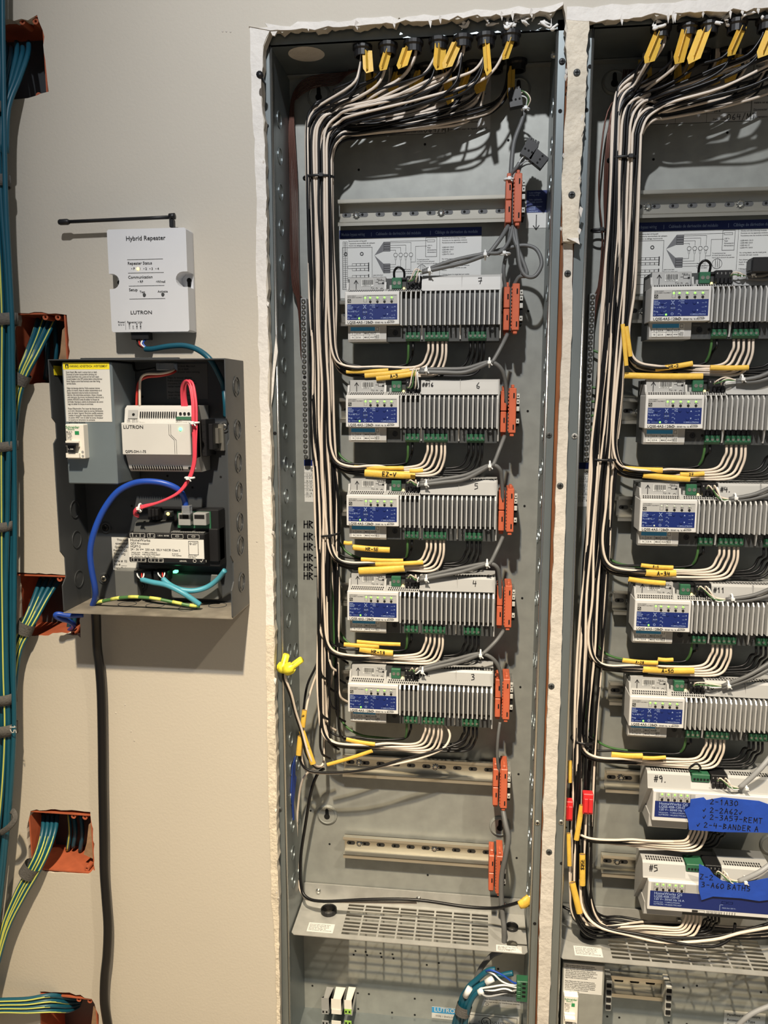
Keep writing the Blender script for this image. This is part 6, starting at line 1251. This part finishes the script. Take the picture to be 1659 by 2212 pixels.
wire('white_wire', 'white_wire', .0017, pp((302, 878, -.05), (302, 840, -.05), (304, 818, -.05), (316, 808, -.05), (345, 807, -.046), (366, 803, -.04), (376, 798, -.034)), 'white wire rising from the power supply to the box top', 'wire'); wire('red_wire', 'red_wire', .0017, pp((295, 878, -.048), (296, 850, -.048), (300, 826, -.048), (316, 815, -.048), (345, 812, -.044), (368, 807, -.038), (380, 801, -.032)), 'red wire rising from the power supply to the box top', 'wire')
A = P(338, 784, -.035); B = P(380, 800, -.03); MB().box(A.x, B.x, -.038, -.022, B.z, A.z, .001).top('splice_connector', 'clear_plastic', 'clear splice connector near the top of the black box', 'connector')
wire('black_wire', 'black_wire', .0017, pp((288, 782, -.03), (292, 800, -.034), (310, 800, -.036), (336, 795, -.034)), 'black wire at the top inside the black box', 'wire')
# ---------------------------------------------------------------- processor
YQ = -.062
A = P(276, 1150, YQ); B = P(443, 1219, YQ); qx0, qx1, qz0, qz1 = A.x, B.x, B.z, A.z; qx2 = P(472, 1180, -.045).x; qt = P(380, 1100, -.040).z
pr = thing('processor', 'black rail mounted control processor with a white front label', 'processor', ((qx0 + qx1) / 2, WF, qz0))
MB().box(qx0 + .004, qx2, -.040, WF - .003, qz0 - .008, qt, .001).build('base', 'black_plastic', pr)
MB().box(qx0, qx1, YQ, -.03, qz0, qz1, .0014).build('nose', 'black_plastic', pr); MB().box(qx1, qx2, -.045, -.02, qz0, qz1 + .004, .001).build('side_cheek', 'black_plastic', pr)
MB().prism_x([(-.02, qz1), (-.058, qz1), (-.050, qz1 + .012), (-.044, qz1 + .014), (-.02, qz1 + .014)], qx0 + .006, qx0 + .056).build('upper_step', 'dark_grey', pr)
m = MB(); 
for k in range(20): m.box(qx0 + .054 + k * .0024, qx0 + .0552 + k * .0024, -.055, -.044, qz1 - .0006, qz1 + .0006)
m.build('vent_row', 'mid_grey', pr)
F = Fr((qx0, YQ, qz0)); hq = qz1 - qz0; W_ = qx1 - qx0
lbz0, lbz1 = P(350, 1205, YQ).z - qz0, P(350, 1164, YQ).z - qz0
lb = MB().fbox(F, .0006, lbz0, W_ - .0006, lbz1, .0001, .0006).build('front_label', 'label_white', pr); p = MB()
for (s_, u, v, sz) in [('HomeWorks', .003, .84, .0052), ('QSX Processor', .003, .68, .0042), ('HQP7-2', .003, .52, .0042), ('24 - 36 V⎓  250 mA  SELV NEC® Class 2', .003, .37, .0040), ('lutron.com   +1.844.LUTRON1', .004, .23, .0028), ('LUTRON   +44.(0)20.7702.0657', .004, .12, .0030), ('24 - 36 V⎓ 4 A    24 - 36 V⎓ 4 A', .004, .02, .0024), ('IP: DHCP', .060, .20, .0022), ('TDS: 3369066', .060, .11, .0022), ('Ethernet: 0003', .082, .12, .0020), ('HQP7 SERIAL', .082, .04, .0018)]: p.text(F, s_, u, lbz0 + (lbz1 - lbz0) * v, sz, .0008)
p.frame(F, W_ - .0215, lbz0 + .005, W_ - .008, lbz1 - .002, .0006, .0008); p.ring(F, W_ - .0185, lbz1 - .0055, .0008, .0014, .0008, .0009, 10); p.text(F, 'THREAD', W_ - .0160, lbz1 - .0050, .0018, .0008); p.text(F, 'READY', W_ - .0160, lbz1 - .0070, .0018, .0008); p.build('print', 'print_black', lb)
p = MB()
for (u0, n_, v0, v1) in ((.003, 4, lbz1 + .001, hq - .001), (.027, 2, lbz1 + .001, hq - .001), (.060, 1, lbz1 + .001, hq - .001), (.082, 1, lbz1 + .001, hq - .001), (.003, 4, .001, lbz0 - .001), (.027, 4, .001, lbz0 - .001)):
    w1 = .0052 * n_ if n_ > 1 else .016; p.frame(F, u0, v0, u0 + w1, v1, .0004, .0004)
    for k in range(n_):
        if n_ > 1: p.text(Fr(F(u0 + .0035 + k * .0052, v0 + .0012), (0, 0, 1), (-1, 0, 0)), ('COM', 'V+', 'MUX', 'L1')[k], 0, -.001, .0022, .0005)
    if n_ == 1: p.frame(F, u0 + .0055, v0 + .002, u0 + .0105, v1 - .0015, .0004, .0005)
p.text(F, 'LED/DEL', .070, .0028, .0026, .0005); p.ring(F, .0905, .0042, .0018, .0023, .0005, .0006, 12); p.line(F, [(.098, .0045), (.0995, .0028), (.102, .0065)], .0006, .0005); p.text(F, '!', .1055, .0028, .0044, .0005); p.text(F, '1.25 A  10/100', .041, lbz1 + .0035, .0026, .0005); p.build('white_print', 'label_white', pr)
for k, (a, b) in enumerate(((388, 418), (420, 452))):
    A = P(a, 1107, -.050); B = P(b, 1134, -.050); j = MB().box(A.x, B.x - .002, -.056, -.036, B.z, A.z, .0006).build('network_port', 'mid_grey', pr); MB().rect(Fr((0, -.056, 0)), A.x + .002, B.z + .009, B.x - .004, A.z - .002, .0004).build('port_opening', 'dark_void', j)
MB().box(P(384, 1110, -.04).x, P(456, 1110, -.04).x, -.042, -.039, P(400, 1140, -.04).z, P(400, 1104, -.04).z).build('circuit_board', 'term_green', pr)
A = P(322, 1098, -.05); B = P(346, 1122, -.05)
for k in range(3): MB().box(A.x + k * .005, A.x + .0042 + k * .005, -.055, -.04, B.z, A.z, .0005).build('terminal_plug', 'black_plastic', pr)
MB().box(P(356, 1104, -.05).x, P(372, 1104, -.05).x, -.052, -.045, P(360, 1116, -.05).z, P(360, 1104, -.05).z, .0004).build('button_housing', 'box_black', pr); MB().lathe(Fr((0, -.052, 0)), P(363, 1110, -.052).x, P(363, 1110, -.052).z, [(.0022, 0), (.0018, .0012), (.0001, .0014)], 12).build('led', 'led_amber', pr)
MB().box(P(374, 1236, -.04).x, P(382, 1236, -.04).x, -.041, -.034, P(376, 1238, -.04).z, P(376, 1233, -.04).z, .0004).build('status_led', 'led_soft', pr)
for a in (300, 335): MB().box(P(a, 1240, -.04).x, P(a, 1240, -.04).x + .020, -.046, -.030, P(a, 1252, -.04).z, P(a, 1231, -.04).z, .0006).build('terminal_plug', 'black_plastic', pr)
# ---------------------------------------------------------------- cables in and under the black box
eth = thing('network_cable', 'blue network cable arching over the processor down to the box floor', 'cable', P(200, 1306, -.06))
MB().tube(pp((401, 1096, -.056), (399, 1080, -.058), (390, 1062, -.064), (372, 1050, -.070), (345, 1042, -.074), (310, 1040, -.076), (280, 1047, -.076), (250, 1066, -.078), (222, 1105, -.08), (203, 1150, -.082), (195, 1190, -.08), (198, 1230, -.074), (205, 1268, -.066), (206, 1290, -.058), (200, 1308, -.05)), .0040, 10, 5).build('jacket', 'blue_cable', eth)
A = P(393, 1092, -.06); B = P(411, 1112, -.06); MB().box(A.x, B.x, -.062, -.052, B.z, A.z, .0006).build('plug', 'clear_plastic', eth)
wire('network_cable', 'blue_cable', .0036, pp((180, 1328, -.03), (150, 1330, -.04), (126, 1326, -.046), (120, 1330, -.046), (130, 1336, -.04), (150, 1342, -.025), (160, 1352, .0), (150, 1362, .02)), 'blue network cable looping under the black box corner into the wall', 'cable')
for k, (pts, cl, lab) in enumerate([([(306, 1252, -.05), (330, 1258, -.056), (360, 1264, -.06), (390, 1278, -.062), (412, 1292, -.06), (432, 1306, -.056)], [(300, 1246, -.045)], 'light teal cable slanting down to the box floor'), ([(352, 1250, -.05), (368, 1264, -.054), (392, 1274, -.054), (420, 1276, -.05), (448, 1268, -.045), (470, 1252, -.045), (486, 1232, -.05)], [(345, 1243, -.045)], 'light teal cable curving right under the processor')]):
    c = thing('teal_cable', lab, 'cable', P(*pts[0])); MB().tube(pp(*pts), .0036, 9, 5).build('jacket', 'teal_light', c)
    x, y, yy = cl[0]
    for j, m in enumerate(('tie_white', 'black_wire', 'red_wire', 'tie_white')): MB().tube(pp((x - 4 + j * 5, y - 8, yy), (x - 2 + j * 4, y - 1, yy - .006), pts[0]), .0010, 6, 5).build('conductor', m, c)
g = thing('ground_wire', 'green wire with yellow stripes lying on the black box floor', 'wire', P(300, 1292, -.06)); gp = pp((208, 1302, -.052), (235, 1296, -.058), (265, 1291, -.062), (300, 1290, -.064), (340, 1294, -.064), (380, 1302, -.062), (410, 1308, -.06), (432, 1310, -.056)); MB().tube(gp, .0024, 8, 5).build('jacket', 'green_wire', g)
gs = crom(gp, 5)
for k in range(0, len(gs) - 3, 6): MB().tube([q + Vector((0, -.0004, .0004)) for q in gs[k:k + 4]], .0024, 8, 1).build('stripe', 'stripe_yellow', g)
wire('mains_cable', 'black_wire', .0064, pp((207, 1310, -.050), (208, 1345, -.042), (210, 1400, -.034), (215, 1440, -.03), (219, 1500, -.028), (221, 1600, -.027), (222, 1700, -.027), (224, 1800, -.027), (225, 1880, -.027), (229, 1940, -.028), (233, 2000, -.028), (231, 2060, -.027), (226, 2110, -.026), (225, 2160, -.026), (230, 2200, -.026), (238, 2250, -.026), (242, 2320, -.026)), 'thick black power cord hanging from the black box down the wall', 'cable', None, 12, 6)
